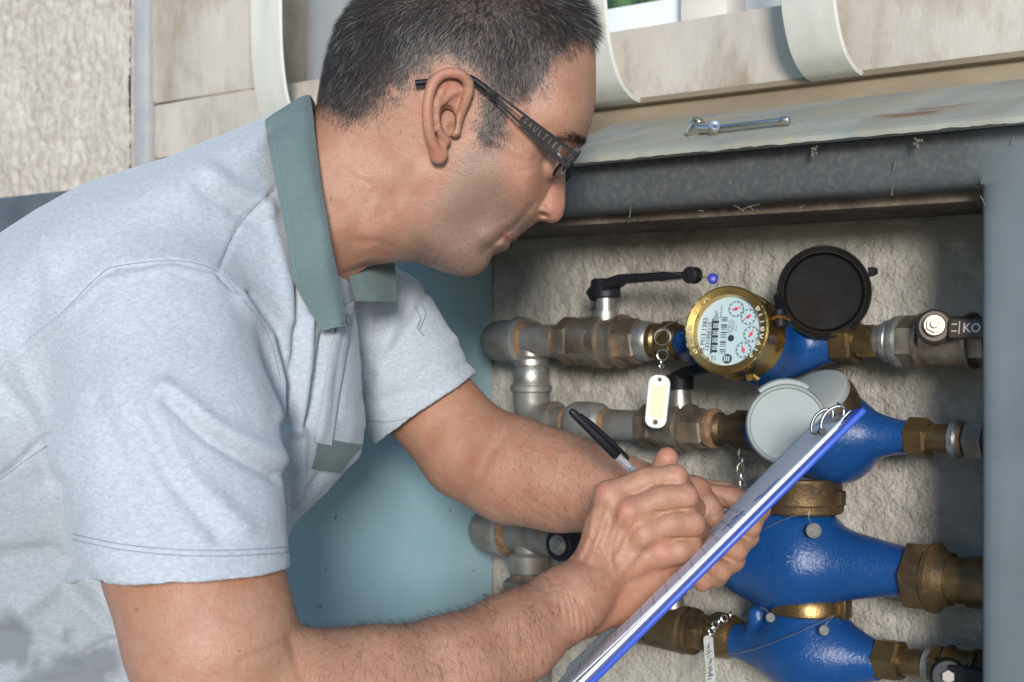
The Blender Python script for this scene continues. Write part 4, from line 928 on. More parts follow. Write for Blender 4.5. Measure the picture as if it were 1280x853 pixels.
class Field:                        # half-width of a body as a function of position in its side view
    def __init__(s, y0, u0, u1, v0, v1, st=1.):
        s.y0, s.u0, s.v0, s.st = y0, u0, v0, st
        s.U, s.V = np.meshgrid(np.arange(u0, u1, st), np.arange(v0, v1, st), indexing='ij')
    def shape(s, poly, Hc, Rc):
        d = dpoly(s.U, s.V, poly, True); ins = inpoly(s.U, s.V, poly); k = s.y0/FPX
        H = np.clip(tps(Hc, s.U, s.V), .004, .3); Rr = np.clip(tps(Rc, s.U, s.V), 6, 260) if len(Rc) > 1 else Rc[0][2]
        t = np.clip(d/Rr, 0, 1); return np.where(ins, H*np.sqrt(np.maximum(1-(1-t)**2, 0)), -d*k)
    def done(s, h):
        s.h = h; k = s.st*s.y0/FPX; gu, gv = np.gradient(h, k)
        s.g = np.sqrt(1+np.minimum(gu**2+gv**2, 9.)); return s
    def __call__(s, x, y, z):
        fu = (640+x*FPX/s.y0-s.u0)/s.st; fv = (426.5-(z-CZ)*FPX/s.y0-s.v0)/s.st
        n0, n1 = s.h.shape; fu = np.clip(fu, 0, n0-1.001); fv = np.clip(fv, 0, n1-1.001); i = fu.astype(int); j = fv.astype(int); a = fu-i; b = fv-j
        def bl(A): return (A[i, j]*(1-a)+A[i+1, j]*a)*(1-b)+(A[i, j+1]*(1-a)+A[i+1, j+1]*a)*b
        return (np.abs(y-s.y0)-bl(s.h))/bl(s.g)
def NP(pts, y0):                    # displayed pixel + half-width -> side-view pixel
    return [(640+(u-640)*(y0-h)/y0, 426.5+(v-426.5)*(y0-h)/y0, h) for u, v, h in pts]
def bump2(F, h, pts, amp, wd):      # ridge (amp > 0) or crease along a displayed-pixel polyline
    k = (F.y0-.058)/F.y0; P = [(640+(u-640)*k, 426.5+(v-426.5)*k) for u, v in pts]
    return h+amp*np.exp(-(dpoly(F.U, F.V, P)/wd)**2)
YH = 1.27
HF = Field(YH, 300, 800, -80, 460, 1.)
face = [(392, 150), (402, 110), (411, 72), (425, 32), (450, 0), (488, -26), (540, -42), (600, -48), (660, -40), (703, -18), (730, 14), (741, 45), (745, 75), (745, 105), (743, 135), (738, 158), (733, 170), (729, 180), (720, 190), (708, 201), (697, 218), (688, 240), (678, 262), (670, 277), (664, 283), (656, 289), (650, 293.5), (646, 298), (640, 302), (637.5, 303.5), (637, 307), (634, 312), (626, 315), (617, 319), (612.5, 325), (610, 332), (604, 339), (594, 344.5), (580, 346), (557, 341), (538, 334), (518, 327), (492, 328), (456, 332), (425, 343), (395, 400), (330, 430), (250, 330), (300, 200)]
Hc = NP([(u, v, h/1000) for u, v, h in [(560, 20, 75), (500, 20, 71), (620, 20, 71), (680, 20, 62), (450, 40, 60), (425, 90, 52), (560, 80, 76), (640, 80, 69), (700, 70, 58), (730, 100, 50), (735, 60, 45), (590, 120, 74), (650, 130, 68), (690, 150, 61), (718, 172, 50), (480, 100, 68), (440, 120, 58), (520, 130, 72), (560, 170, 71), (600, 180, 70), (635, 190, 68), (662, 205, 61), (678, 214, 49), (694, 204, 34), (700, 190, 42), (672, 235, 48), (650, 240, 56), (660, 258, 41), (668, 268, 30), (652, 280, 27), (640, 292, 22), (625, 302, 27), (628, 325, 20), (605, 328, 25), (580, 335, 29), (608, 290, 39), (590, 280, 46), (600, 255, 55), (560, 260, 61), (530, 240, 62), (510, 270, 57), (540, 300, 50), (560, 322, 38), (500, 310, 45), (470, 310, 43), (450, 250, 54), (420, 200, 54), (400, 160, 48), (480, 200, 60), (430, 300, 50), (440, 330, 38), (350, 300, 60)]], YH)
Rc = [(560, -40, 100), (450, 0, 90), (400, 110, 70), (700, -10, 80), (745, 90, 48), (735, 170, 30), (705, 205, 26), (690, 235, 26), (668, 278, 18), (645, 298, 14), (630, 314, 18), (608, 335, 26), (580, 346, 32), (540, 335, 34), (492, 328, 40), (430, 342, 45), (330, 400, 60), (340, 200, 60), (560, 100, 100)]
h1 = HF.shape(face, Hc, Rc)
nose = [(712, 194), (708, 205), (706.5, 222), (707, 245), (706, 260), (703.5, 270), (698, 277), (690, 279.5), (682, 277), (674, 276), (667, 279), (655, 268), (652, 240), (672, 205)]
Hn = NP([(u, v, h/1000) for u, v, h in [(704, 205, 9), (703, 235, 8.5), (690, 215, 13), (688, 240, 15), (699, 262, 12), (694, 270, 12), (680, 262, 19), (672, 256, 19), (668, 268, 17), (686, 255, 17), (660, 245, 10), (670, 220, 10)]], YH)
h2 = HF.shape(nose, Hn, [(704, 205, 13), (705, 260, 14), (690, 278, 9), (660, 260, 22), (670, 215, 24)])
h = smax(h1, h2, .004)
hard = h
for pts, amp, wd in [
    ([(663, 256), (655, 266), (646, 276), (634, 286), (622, 296), (610, 308)], -.0026, 3.6),      # cheek fold
    ([(655, 262), (640, 274), (622, 286), (606, 296)], .0020, 8),
    ([(640, 302), (634, 297), (629, 293), (622, 299)], -.0024, 2.4),          # mouth
    ([(646, 296), (637, 292), (631, 290)], .0012, 3.0), ([(637, 308), (629, 303), (623, 303)], .0016, 3.2),
    ([(628, 316), (615, 314), (603, 312)], -.0018, 6),
    ([(665, 259), (667, 252), (673, 247.5), (681, 248), (687, 252)], -.0017, 2.6),      # nostril wing crease
    ([(671, 262), (678, 257), (686, 261)], .0016, 5),
    ([(706, 190), (694, 195), (682, 200)], -.0012, 3), ([(704, 212), (695, 216), (684, 214)], -.0014, 2.6),
    ([(700, 222), (690, 228), (678, 227)], -.0009, 3), ([(684, 207), (676, 209), (668, 208)], -.0006, 2), ([(684, 203), (675, 202), (667, 199)], -.0006, 2),
    ([(720, 176), (706, 175), (690, 178)], .0022, 7),
    ([(660, 193), (640, 187), (612, 175)], .0022, 9), ([(668, 196), (656, 190), (646, 186)], -.0006, 1.8), ([(667, 203), (655, 202), (645, 200)], -.0006, 1.8), ([(668, 210), (657, 213), (648, 215)], -.0005, 1.8), ([(745, 118), (728, 110), (716, 106)], -.0004, 1.8), ([(744, 132), (728, 126), (714, 124)], -.0004, 1.8),
    ([(645, 218), (620, 245), (600, 270)], -.0020, 16),
    ([(555, 330), (535, 300), (530, 260), (528, 232)], .0016, 12),
    ([(520, 215), (495, 260), (455, 322)], .0040, 16), ([(545, 335), (510, 318), (470, 300), (440, 300)], -.0014, 5), ([(500, 322), (470, 312), (448, 318)], -.0012, 3.5),
    ([(470, 245), (445, 290), (430, 335)], -.0020, 14), ([(590, 330), (600, 320), (606, 306)], -.001, 6),
    ([(690, 60), (700, 100), (705, 140)], .0012, 18), ([(668, 100), (664, 140), (658, 165)], -.0022, 14),
    ([(436, 215), (447, 225), (462, 228)], -.0006, 4)]:
    h = bump2(HF, h, pts, amp, wd)
h = np.where(hard < .0005, hard, np.maximum(h, .0005))
HF.done(h)
earY = 1.197
def P3(u, v, y): return PX(u, v, y)
ear_rim = [P3(*p) for p in [(573, 155, 1.194), (577, 140, 1.190), (583, 124, 1.186), (586, 108, 1.183), (580, 96, 1.179), (566, 91, 1.176), (551, 94, 1.174), (540, 107, 1.172), (535, 126, 1.172), (534, 147, 1.174), (537, 168, 1.178), (543, 184, 1.183), (548, 193, 1.188)]]
ear_rim = curve(ear_rim, 36)
anti = curve([P3(*p) for p in [(557, 108, 1.182), (548, 120, 1.179), (545, 138, 1.178), (547, 155, 1.180), (552, 168, 1.184), (558, 175, 1.188)]], 15)
anti2 = curve([P3(*p) for p in [(574, 112, 1.186), (562, 118, 1.184), (551, 130, 1.181)]], 8)
def headf(x, y, z):
    f = HF(x, y, z)
    f = smin(f, cone(x, y, z, P3(438, 222, YH), P3(285, 405, YH+.01), .049, .060), .015)
    n = y < 1.225
    if n.any():
        X, Y, Z = x[n], y[n], z[n]; g = f[n]
        for s in (1,):
            pl_ = cone(X, Y, Z, P3(556, 112, 1.186), P3(549, 180, 1.194), .0155, .006, (np.array([.25, -.96, .05]), 3.2))
            g = smin(g, pl_, .004)
            tb_ = np.full(X.shape, 9.)
            for i in range(len(ear_rim)-1):
                ra = .0034+.0009*min(1, i/8); tb_ = np.minimum(tb_, cone(X, Y, Z, ear_rim[i], ear_rim[i+1], ra, ra))
            g = smin(g, tb_, .0032)
            for A_ in (anti, anti2):
                for i in range(0, len(A_)-1, 2): g = smin(g, cone(X, Y, Z, A_[i], A_[min(i+2, len(A_)-1)], .0028, .0028), .003)
            g = smin(g, ell(X, Y, Z, P3(548, 192, 1.189), (.0068, .0036, .0080)), .006)            # lobe
            g = smin(g, cone(X, Y, Z, P3(570, 150, 1.190), P3(569, 165, 1.191), .0042, .0048), .003)   # tragus
            g = smax(g, -ell(X, Y, Z, P3(559.5, 150, 1.186), (.0068, .011, .0115)), .002)       # concha
            g = smax(g, -ell(X, Y, Z, P3(563, 158, 1.190), (.0035, .012, .0045)), .002)
        f[n] = g
    # nostril, eye socket
    f = smax(f, -ell(x, y, z, P3(680, 270.5, YH-.0150), (.0056, .0085, .0031), [[.94, 0, -.34], [0, 1, 0], [.34, 0, .94]]), .0012)
    f = smin(f, ell(x, y, z, P3(687, 207, YH-.032), (.0115, .0115, .0105)), .004)
    return f
import time as _t; _t0 = _t.time()
lo = PX(395, 350, YH); hi = PX(780, -60, YH)
HV, HQ = sculpt(headf, (-.235, YH-.105, CZ-.03), (.078, YH+.09, CZ+.33), .0014)
HV = relax(HV, HQ, 1, .35)
print('head', len(HV), round(_t.time()-_t0, 1))

# ---------------------------------------------------------------- arms and hands (one continuous surface with the trunk they join)
def chain(f, x, y, z, pts, k):      # pts: (u, v, y, r_px)
    for a, b in zip(pts[:-1], pts[1:]):
        f = smin(f, cone(x, y, z, PX(*a[:3]), PX(*b[:3]), a[3]*a[2]/FPX, b[3]*b[2]/FPX), k)
    return f
BIG = 9.
RA = [(225, 560, 1.11, 98), (240, 700, 1.075, 104), (264, 800, 1.065, 101), (286, 905, 1.055, 84)]
RF = [(300, 905, 1.06, 82), (385, 873, 1.08, 78), (470, 862, 1.10, 72), (565, 838, 1.13, 62), (640, 800, 1.16, 52), (705, 757, 1.19, 45)]
def armR(x, y, z):
    f = chain(np.full(x.shape, BIG), x, y, z, RA, .02); f2_ = chain(np.full(x.shape, BIG), x, y, z, RF, .02); return smin(f, f2_, .012)
KN = {'i': (760, 619, 1.212), 'm': (784, 640, 1.203), 'r': (804, 667, 1.203), 'l': (826, 691, 1.210)}
FG = {'i': [(760, 620, 1.215, 16), (805, 601, 1.218, 16), (844, 596, 1.222, 15), (856, 612, 1.250, 12), (862, 632, 1.262, 10)],
      'm': [(784, 642, 1.208, 16), (825, 624, 1.209, 17.5), (856, 621, 1.214, 16.5), (868, 636, 1.240, 13.5), (864, 654, 1.262, 11)],
      'r': [(804, 668, 1.208, 16), (838, 655, 1.209, 18), (864, 655, 1.214, 17), (874, 668, 1.240, 13.5), (860, 682, 1.258, 11)],
      'l': [(826, 692, 1.214, 15), (848, 688, 1.214, 17), (864, 686, 1.220, 15.5), (868, 702, 1.242, 12.5), (850, 712, 1.254, 10)]}
def handR(x, y, z):
    f = np.full(x.shape, BIG)
    f = chain(f, x, y, z, [(700, 760, 1.19, 44), (722, 745, 1.20, 40), (745, 725, 1.212, 36)], .01)
    for kk, r0, r1 in (('i', 26, 14), ('m', 28, 15), ('r', 27, 15), ('l', 26, 15)):
        k_ = KN[kk]; f = chain(f, x, y, z, [(736, 722, 1.212, r0), (k_[0]-(k_[0]-736)*.4, k_[1]+(722-k_[1])*.4, 1.214, (r0+r1)/2-1), (k_[0], k_[1], k_[2]+.005, r1)], .007)
    # heel of the hand along the sheet, palm mass, web to the thumb
    f = chain(f, x, y, z, [(725, 768, 1.215, 32), (775, 744, 1.228, 33), (812, 716, 1.232, 30), (838, 700, 1.228, 18)], .008)
    f = chain(f, x, y, z, [(765, 690, 1.238, 34), (812, 655, 1.240, 26)], .010)
    f = chain(f, x, y, z, [(768, 655, 1.232, 24), (772, 635, 1.230, 20)], .008)
    fi = np.full(x.shape, BIG)
    for kk in 'imrl': 
        g = chain(np.full(x.shape, BIG), x, y, z, FG[kk], .003); fi = smin(fi, g, .0016)
    f = smin(f, fi, .005)
    for kk in 'imrl': f = smin(f, ell(x, y, z, PX(KN[kk][0], KN[kk][1], KN[kk][2]), (.0092, .0085, .0092)), .009)
    th = chain(np.full(x.shape, BIG), x, y, z, [(770, 675, 1.262, 22), (796, 632, 1.262, 17), (814, 606, 1.255, 13.5), (833, 574, 1.248, 12.5), (834.5, 572, 1.248, 12.5)], .004)
    return smin(f, th, .002)
LA = [(430, 400, 1.48, 62), (505, 470, 1.46, 60), (585, 560, 1.43, 60)]
LF = [(588, 566, 1.43, 60), (640, 588, 1.41, 62), (700, 603, 1.39, 57), (760, 614, 1.365, 46), (812, 622, 1.34, 39)]
LFG = [[(842, 612, 1.335, 20), (905, 618, 1.330, 15), (948, 636, 1.305, 14.5), (938, 658, 1.285, 13), (918, 655, 1.275, 11)],
       [(840, 628, 1.330, 20), (900, 655, 1.325, 15), (933, 670, 1.295, 15), (920, 688, 1.277, 13.5), (900, 680, 1.270, 11)],
       [(838, 642, 1.325, 20), (885, 680, 1.315, 15), (916, 700, 1.285, 14.5), (900, 714, 1.27, 13), (882, 704, 1.262, 11)],
       [(835, 655, 1.320, 18), (870, 702, 1.305, 13.5), (896, 720, 1.28, 13), (878, 727, 1.268, 11.5), (862, 716, 1.262, 10)]]
def armL(x, y, z):
    f = chain(np.full(x.shape, BIG), x, y, z, LA, .02); return smin(f, chain(np.full(x.shape, BIG), x, y, z, LF, .02), .012)
def handL(x, y, z):
    f = chain(np.full(x.shape, BIG), x, y, z, [(800, 622, 1.345, 40), (835, 630, 1.335, 38), (868, 628, 1.335, 28)], .012)
    g = np.full(x.shape, BIG)
    for c_ in LFG: g = smin(g, chain(np.full(x.shape, BIG), x, y, z, c_, .004), .0014)
    f = smin(f, g, .005)
    th = chain(np.full(x.shape, BIG), x, y, z, [(838, 612, 1.325, 24), (868, 616, 1.310, 20), (884, 634, 1.296, 17), (893, 648, 1.290, 14.5)], .005)
    f = smin(f, th, .0022)
    return smin(f, chain(np.full(x.shape, BIG), x, y, z, [(880, 618, 1.322, 14), (912, 622, 1.318, 12.5), (934, 630, 1.316, 11)], .004), .002)
def bnd(lst, pad=.02):
    A = np.array([PX(*p[:3]) for p in lst]); r = max(p[3]*p[2]/FPX for p in lst); return A.min(0)-r-pad, A.max(0)+r+pad
def bodyR(x, y, z): return smin(armR(x, y, z), handR(x, y, z), .010)
def bodyL(x, y, z): return smin(armL(x, y, z), handL(x, y, z), .010)
_t0 = _t.time()
lo, hi = bnd(RA+RF+FG['i']+FG['r']+FG['l'], .012)
RV, RQ = sculpt(bodyR, lo, hi, .0017, 5); RV = relax(RV, RQ, 1, .4)
lo, hi = bnd(LA+LF+LFG[0]+LFG[3], .012)
LV, LQ = sculpt(bodyL, lo, hi, .0018, 5); LV = relax(LV, LQ, 1, .4)
print('arms', len(RV), len(LV), round(_t.time()-_t0, 1))
def crease(V, Q, lst, ymax=9.):
    n = vnormals(V, Q); u, v = proj(V); front = np.clip(-n[:, 1]*2.5+.3, 0, 1)*(V[:, 1] < ymax); d = np.zeros(len(V))
    for pts, amp, wd in lst: d += amp*np.exp(-(dpoly(u, v, pts)/wd)**2)*front
    return V+n*d[:, None]
rr = random.Random(12)
wr = [([(690+i*9+rr.uniform(-2, 2), 722+i*7), (700+i*9, 745+i*7), (704+i*8+rr.uniform(-4, 4), 775+i*6)], -.0010, 1.7) for i in range(-2, 6)]
wr += [([(722+rr.uniform(-4, 4)+i*5, 690+i*4), (716+i*6, 712+i*5)], -.0008, 1.5) for i in range(6)]
RV = crease(RV, RQ, wr+[
    ([(762, 630), (752, 665), (738, 700)], .0013, 4), ([(788, 655), (768, 690), (748, 715)], .0010, 4), ([(806, 678), (786, 705), (762, 730)], .0010, 4.5),
    ([(775, 648), (767, 668), (762, 690), (766, 708)], .0012, 2.6), ([(742, 640), (738, 668), (727, 694)], .0010, 3.),
    ([(771, 632), (758, 662), (748, 690)], -.0012, 5), ([(795, 655), (780, 680), (768, 700)], -.0011, 5), ([(815, 683), (795, 705)], -.0006, 5),
    ([(820, 607), (840, 604), (852, 606)], -.0008, 1.8), ([(818, 640), (835, 641), (852, 637), (866, 636)], -.0012, 1.8), ([(832, 673), (850, 674), (870, 673)], -.0010, 1.8),
    ([(840, 718), (855, 716), (858, 708)], -.0012, 2), ([(848, 728), (835, 735), (815, 750)], -.0008, 3),
    ([(835, 584), (842, 590), (847, 600)], -.0005, 1.6), ([(828, 585), (832, 592)], -.0004, 1.4), ([(857, 610), (864, 620)], -.0005, 1.6), ([(866, 645), (872, 655)], -.0005, 1.6),
    ([(366, 797), (372, 830), (380, 853)], -.0016, 7), ([(360, 800), (330, 815), (300, 828)], -.0012, 6),
    ([(480, 800), (560, 800), (650, 770)], .0014, 14), ([(560, 840), (640, 815), (700, 790)], -.0014, 9)])
LV = crease(LV, LQ, [([(643, 530), (628, 550), (610, 572), (604, 590)], -.0010, 6), ([(560, 560), (600, 600), (640, 640)], .001, 14),
    ([(884, 626), (890, 632), (888, 640)], -.0008, 1.6), ([(880, 632), (886, 638), (884, 645)], -.0008, 1.6), ([(891, 612), (897, 622), (905, 630)], -.0016, 2.4),
    ([(944, 628), (950, 640), (946, 652)], -.0006, 1.6), ([(926, 668), (934, 674), (932, 684)], -.0007, 1.5), ([(906, 698), (914, 704), (911, 712)], -.0007, 1.5)])
parts_V = [HV, RV, LV]; parts_Q = [HQ, RQ, LQ]
# hidden trunk under the shirt that carries neck and arms
def trunkf(x, y, z):
    f = cone(x, y, z, PX(250, 450, 1.30), PX(40, 900, 1.30), .095, .11)
    f = smin(f, cone(x, y, z, PX(325, 320, 1.27), PX(250, 440, 1.29), .045, .075), .03)
    f = smin(f, cone(x, y, z, PX(220, 440, 1.19), PX(380, 410, 1.43), .06, .045), .03); return f
TV, TQ = sculpt(trunkf, (-.65, 1.08, CZ-.55), (-.05, 1.52, CZ+.10), .008)
parts_V.append(TV); parts_Q.append(TQ)
SV = np.vstack(parts_V); off = np.cumsum([0]+[len(v) for v in parts_V[:-1]]); SQ = np.vstack([q+o for q, o in zip(parts_Q, off)])
u, v = proj(SV); nh = len(HV); ish = np.arange(len(SV)) < nh
# hair-bearing scalp, beard shadow, lips, redness: real pigment masks
hair_poly = [(392, 133), (408, 143), (428, 153), (452, 153), (473, 142), (487, 124), (508, 108), (524, 98), (540, 84), (560, 78), (582, 84), (596, 98), (603, 120), (601, 150), (597, 176), (612, 184), (630, 170), (635, 146), (641, 128), (654, 127), (671, 120), (690, 96), (704, 74), (718, 58), (735, 50), (752, 58), (775, 60), (780, -90), (370, -90)]
def soft(P, w, uu, vv):
    d = dpoly(uu, vv, P, True); return np.clip(.5+np.where(inpoly(uu, vv, P), d, -d)/w, 0, 1)
nzf = fbm(u/14, v/14, 0, 4, 5)
hm = soft(hair_poly, 26, u+nzf*6, v+nzf*6)*ish*(np.abs(SV[:, 1]-YH) < .2)
far_ear = (SV[:, 1] > YH)
earm = np.clip(1-dpoly(u, v, [(560, 95), (548, 110), (550, 150), (550, 190)])/16, 0, 1)*(SV[:, 1] < 1.1945)*ish
hm = np.maximum(hm, soft([(602, 118), (634, 118), (636, 146), (630, 168), (612, 185), (597, 176), (601, 150)], 9, u+nzf*3, v+nzf*3)*ish)
hm *= (earm <= 0)
beard = [(604, 165), (626, 175), (622, 205), (640, 240), (652, 262), (668, 275), (655, 300), (645, 335), (600, 350), (540, 348), (505, 325), (520, 290), (545, 250), (575, 200)]
st = soft(beard, 34, u+nzf*8, v+nzf*8)*ish*.62
for c_, r_ in (((648, 284), 13),): st = np.maximum(st, np.clip(1-np.hypot(u-c_[0], v-c_[1])/r_, 0, 1)*.5*ish)
lip = np.clip(1.35-dpoly(u, v, [(643, 298), (637, 302.5), (631, 294), (628, 292)])/4.2, 0, 1)*ish*(SV[:, 1] < 1.29)
pk = np.zeros(len(SV))
for cu, cv, r_, a_ in ((558, 105, 26, .45), (545, 190, 20, .45), (532, 140, 22, .4), (700, 262, 16, .5), (690, 240, 22, .3), (755, 612, 13, .5), (782, 636, 11, .6), (798, 662, 10, .45), (829, 688, 13, .5), (835, 566, 14, .7), (648, 215, 24, .22), (845, 590, 9, .3), (868, 620, 9, .25)):
    pk = np.maximum(pk, a_*np.clip(1.3-np.hypot(u-cu, v-cv)/r_, 0, 1))
man = thing('person', (-.35, 1.28, CZ-.55), 'dark-haired man in glasses and pale grey polo shirt, leaning to write on a clipboard', 'person')
SQs = SQ
body = mk('body', SV, SQ, M['skin'], man, 180, col={'scalp': hm**1.8*.9, 'stubble': np.clip(st*.95, 0, .7)*(1-lip), 'lip': lip*.55, 'pink': pk})
hn_ = vnormals(HV, HQ)
bvh_head = BVHTree.FromPolygons([tuple(p) for p in HV], [tuple(q) for q in HQ.tolist()])
def cast(bv, u, v, y0=.3):
    o = Vector((0, 0, CZ)); d = Vector(PX(u, v, 1.))-o; d.normalize(); r = bv.ray_cast(o+d*y0, d); return (None, None) if r[0] is None else (np.array(r[0]), np.array(r[1]))

# ---------------------------------------------------------------- strands: short hair, eyebrow, arm hair
def strand_mat(name, c1, c2, rough=.45):
    m = bpy.data.materials.new(name); m.use_nodes = True; t = m.node_tree; b = t.nodes['Principled BSDF']
    a = t.nodes.new('ShaderNodeAttribute'); a.attribute_name = 'tone'; x = t.nodes.new('ShaderNodeMix'); x.data_type = 'RGBA'
    x.inputs[6].default_value = (*c1, 1); x.inputs[7].default_value = (*c2, 1); t.links.new(a.outputs['Fac'], x.inputs[0]); t.links.new(x.outputs[2], b.inputs['Base Color'])
    b.inputs['Roughness'].default_value = rough; b.inputs['Specular IOR Level'].default_value = .28; return m
M['hair'] = strand_mat('hair', (.012, .009, .008), (.36, .34, .33)); M['bodyhair'] = strand_mat('body_hair', (.02, .012, .009), (.05, .03, .02))
def strands(name, P, D, Nn, Ln, Wd, m, parent, tone, bend=.3, segs=3):
    # P roots, D directions, Nn surface normals; each strand a tapering three-sided blade
    n = len(P); D = D/np.linalg.norm(D, axis=1)[:, None]; side = np.cross(D, Nn+rng.normal(0, .35, (n, 3))); side /= np.linalg.norm(side, axis=1)[:, None]+1e-9
    rows = []; 
    for i in range(segs):
        t = i/segs; c = P+D*(Ln*t)[:, None]-Nn*(Ln*bend*t*t)[:, None]; wv = (Wd*(1-.55*t))[:, None]; rows += [c-side*wv, c+side*wv]
    rows.append(P+D*Ln[:, None]-Nn*(Ln*bend)[:, None])
    V = np.stack(rows, 1); k = V.shape[1]; base = np.arange(n)[:, None]*k; tri = []
    for i in range(segs-1): a = 2*i; tri += [base+np.array([a, a+1, a+3]), base+np.array([a, a+3, a+2])]
    a = 2*(segs-1); tri.append(base+np.array([a, a+1, a+2]))
    o = mk(name, V.reshape(-1, 3), np.vstack(tri), m, parent, 180, col={'tone': np.repeat(tone, k)}); return o
def sample(V, Q, wgt, n):
    a = V[Q[:, 0]]; b = V[Q[:, 1]]; c = V[Q[:, 2]]; d = V[Q[:, 3]]
    ar = np.linalg.norm(np.cross(c-a, d-b), axis=1)*wgt[Q].mean(1); p = ar/ar.sum(); f = rng.choice(len(Q), n, p=p)
    s = rng.random((n, 1)); t = rng.random((n, 1)); return (a[f]*(1-s)+b[f]*s)*(1-t)+(d[f]*(1-s)+c[f]*s)*t, f
hw = hm[:nh]**1.2
n = 95000
P, f = sample(HV, HQ, hw, n); Nn = hn_[HQ[f]].mean(1); Nn /= np.linalg.norm(Nn, axis=1)[:, None]
pu, pv = proj(P)
fw_ = np.clip((pu-560)/150, 0, 1)[:, None]                 # front hair grows forward, back hair down
top = np.clip((60-pv)/120, 0, 1)[:, None]
flow = (1-fw_)*np.array([-.45, -.15, -.85])+fw_*np.array([.25, -.1, -.9])
flow = flow*(1-top)+top*((1-fw_)*np.array([-.5, 0, -.3])+fw_*np.array([.9, 0, .1]))
flow += .22*np.stack([noise(P[:, 0]*60, P[:, 2]*60, P[:, 1]*60, 3), noise(P[:, 0]*60, P[:, 2]*60, P[:, 1]*60, 4), noise(P[:, 0]*60, P[:, 2]*60, P[:, 1]*60, 5)], 1)+rng.normal(0, .2, (n, 3))
flow -= Nn*(flow*Nn).sum(1)[:, None]
frontf = np.clip((pu-690)/40, 0, 1)*np.clip((75-pv)/40, 0, 1)
edge = np.clip(dpoly(pu, pv, hair_poly)/60, .1, 1)
D = flow+Nn*(.55+.35*top+.3*frontf[:, None])
Ln = (.0035+.0085*edge+.013*frontf)*rng.uniform(.6, 1.25, n)
hair = strands('hair', P-Nn*.0005, D, Nn, Ln, rng.uniform(.00007, .00013, n), M['hair'], man, np.where(rng.random(n) < .15*np.clip(1+1.4*noise(P[:, 0]*38, P[:, 2]*38, P[:, 1]*38, 31), .2, 2.5), rng.uniform(.3, 1, n), rng.uniform(0, .13, n)), .25)
hair['kind'] = 'stuff'
# eyebrow and beard stubble
w_ = np.clip(1.4-dpoly(*proj(HV), [(727, 176), (716, 172), (704, 172), (690, 178)])/5, 0, 1)
P, f = sample(HV, HQ, w_, 1500); Nn = hn_[HQ[f]].mean(1); sd_ = np.where(P[:, 1] > YH, 1, -1)
D = np.stack([np.full(len(P), -.3), sd_*.7, np.full(len(P), .1)], 1)+rng.normal(0, .2, (len(P), 3))+Nn*.45
o = strands('eyebrow', P, D, Nn, rng.uniform(.006, .010, len(P)), np.full(len(P), .00014), M['hair'], man, rng.uniform(0, .1, len(P)), .2); o['kind'] = 'stuff'
w_ = soft(beard, 30, *proj(HV)); P, f = sample(HV, HQ, w_, 15000); Nn = hn_[HQ[f]].mean(1)
o = strands('stubble', P, Nn+np.array([.1, 0, -.6])+rng.normal(0, .2, (len(P), 3)), Nn, rng.uniform(.0005, .0011, len(P)), np.full(len(P), .00008), M['bodyhair'], man, rng.uniform(0, .6, len(P)), 0, 2); o['kind'] = 'stuff'
rn = vnormals(RV, RQ); ru, rv = proj(RV)
w_ = np.clip((ru-350)/80, 0, 1)*np.clip((725-ru)/60, 0, 1)*(rv > 700)*(.35+np.clip((850-rv)/90, 0, 1)); w_ = w_+.10*((ru > 700) & (ru < 770) & (rv > 640) & (rv < 760))
P, f = sample(RV, RQ, w_, 8000); Nn = rn[RQ[f]].mean(1); Nn /= np.linalg.norm(Nn, axis=1)[:, None]
fl_ = np.array([.35, -.15, -.85])+rng.normal(0, .28, (len(P), 3)); fl_ -= Nn*(fl_*Nn).sum(1)[:, None]
up = np.clip(Nn[:, 2], 0, 1)[:, None]
o = strands('arm_hair', P, fl_*(1-.5*up)+np.array([-.5, 0, .1])*up+Nn*.35, Nn, rng.uniform(.005, .013, len(P)), rng.uniform(.00004, .00007, len(P)), M['bodyhair'], man, rng.uniform(0, 1, len(P)), .3, 4); o['kind'] = 'stuff'
ln_ = vnormals(LV, LQ); lu, lv = proj(LV)
w_ = np.clip((lu-600)/60, 0, 1)*np.clip((800-lu)/20, 0, 1)
P, f = sample(LV, LQ, w_, 3200); Nn = ln_[LQ[f]].mean(1); Nn /= np.linalg.norm(Nn, axis=1)[:, None]
fl_ = np.array([.3, -.1, -.6])+rng.normal(0, .3, (len(P), 3)); fl_ -= Nn*(fl_*Nn).sum(1)[:, None]
o = strands('arm_hair', P, fl_+Nn*.3, Nn, rng.uniform(.004, .009, len(P)), rng.uniform(.00005, .00008, len(P)), M['bodyhair'], man, rng.uniform(0, 1, len(P)), .3, 4); o['kind'] = 'stuff'
# eyes behind the lowered lids
for s in (-1, 1):
    b = MB(); c = PX(686, 207, YH); c[1] = YH+s*.031; ax = unit((.75, s*.1, -.6)); prof = [(-.0105*math.cos(math.pi*k/16), .0105*math.sin(math.pi*k/16)+1e-5) for k in range(17)]
    b.lathe(c-ax*.001, ax, prof, 24, (0, 1, 0), cap=False); b.build('eye', M['tagw'], man, 180)
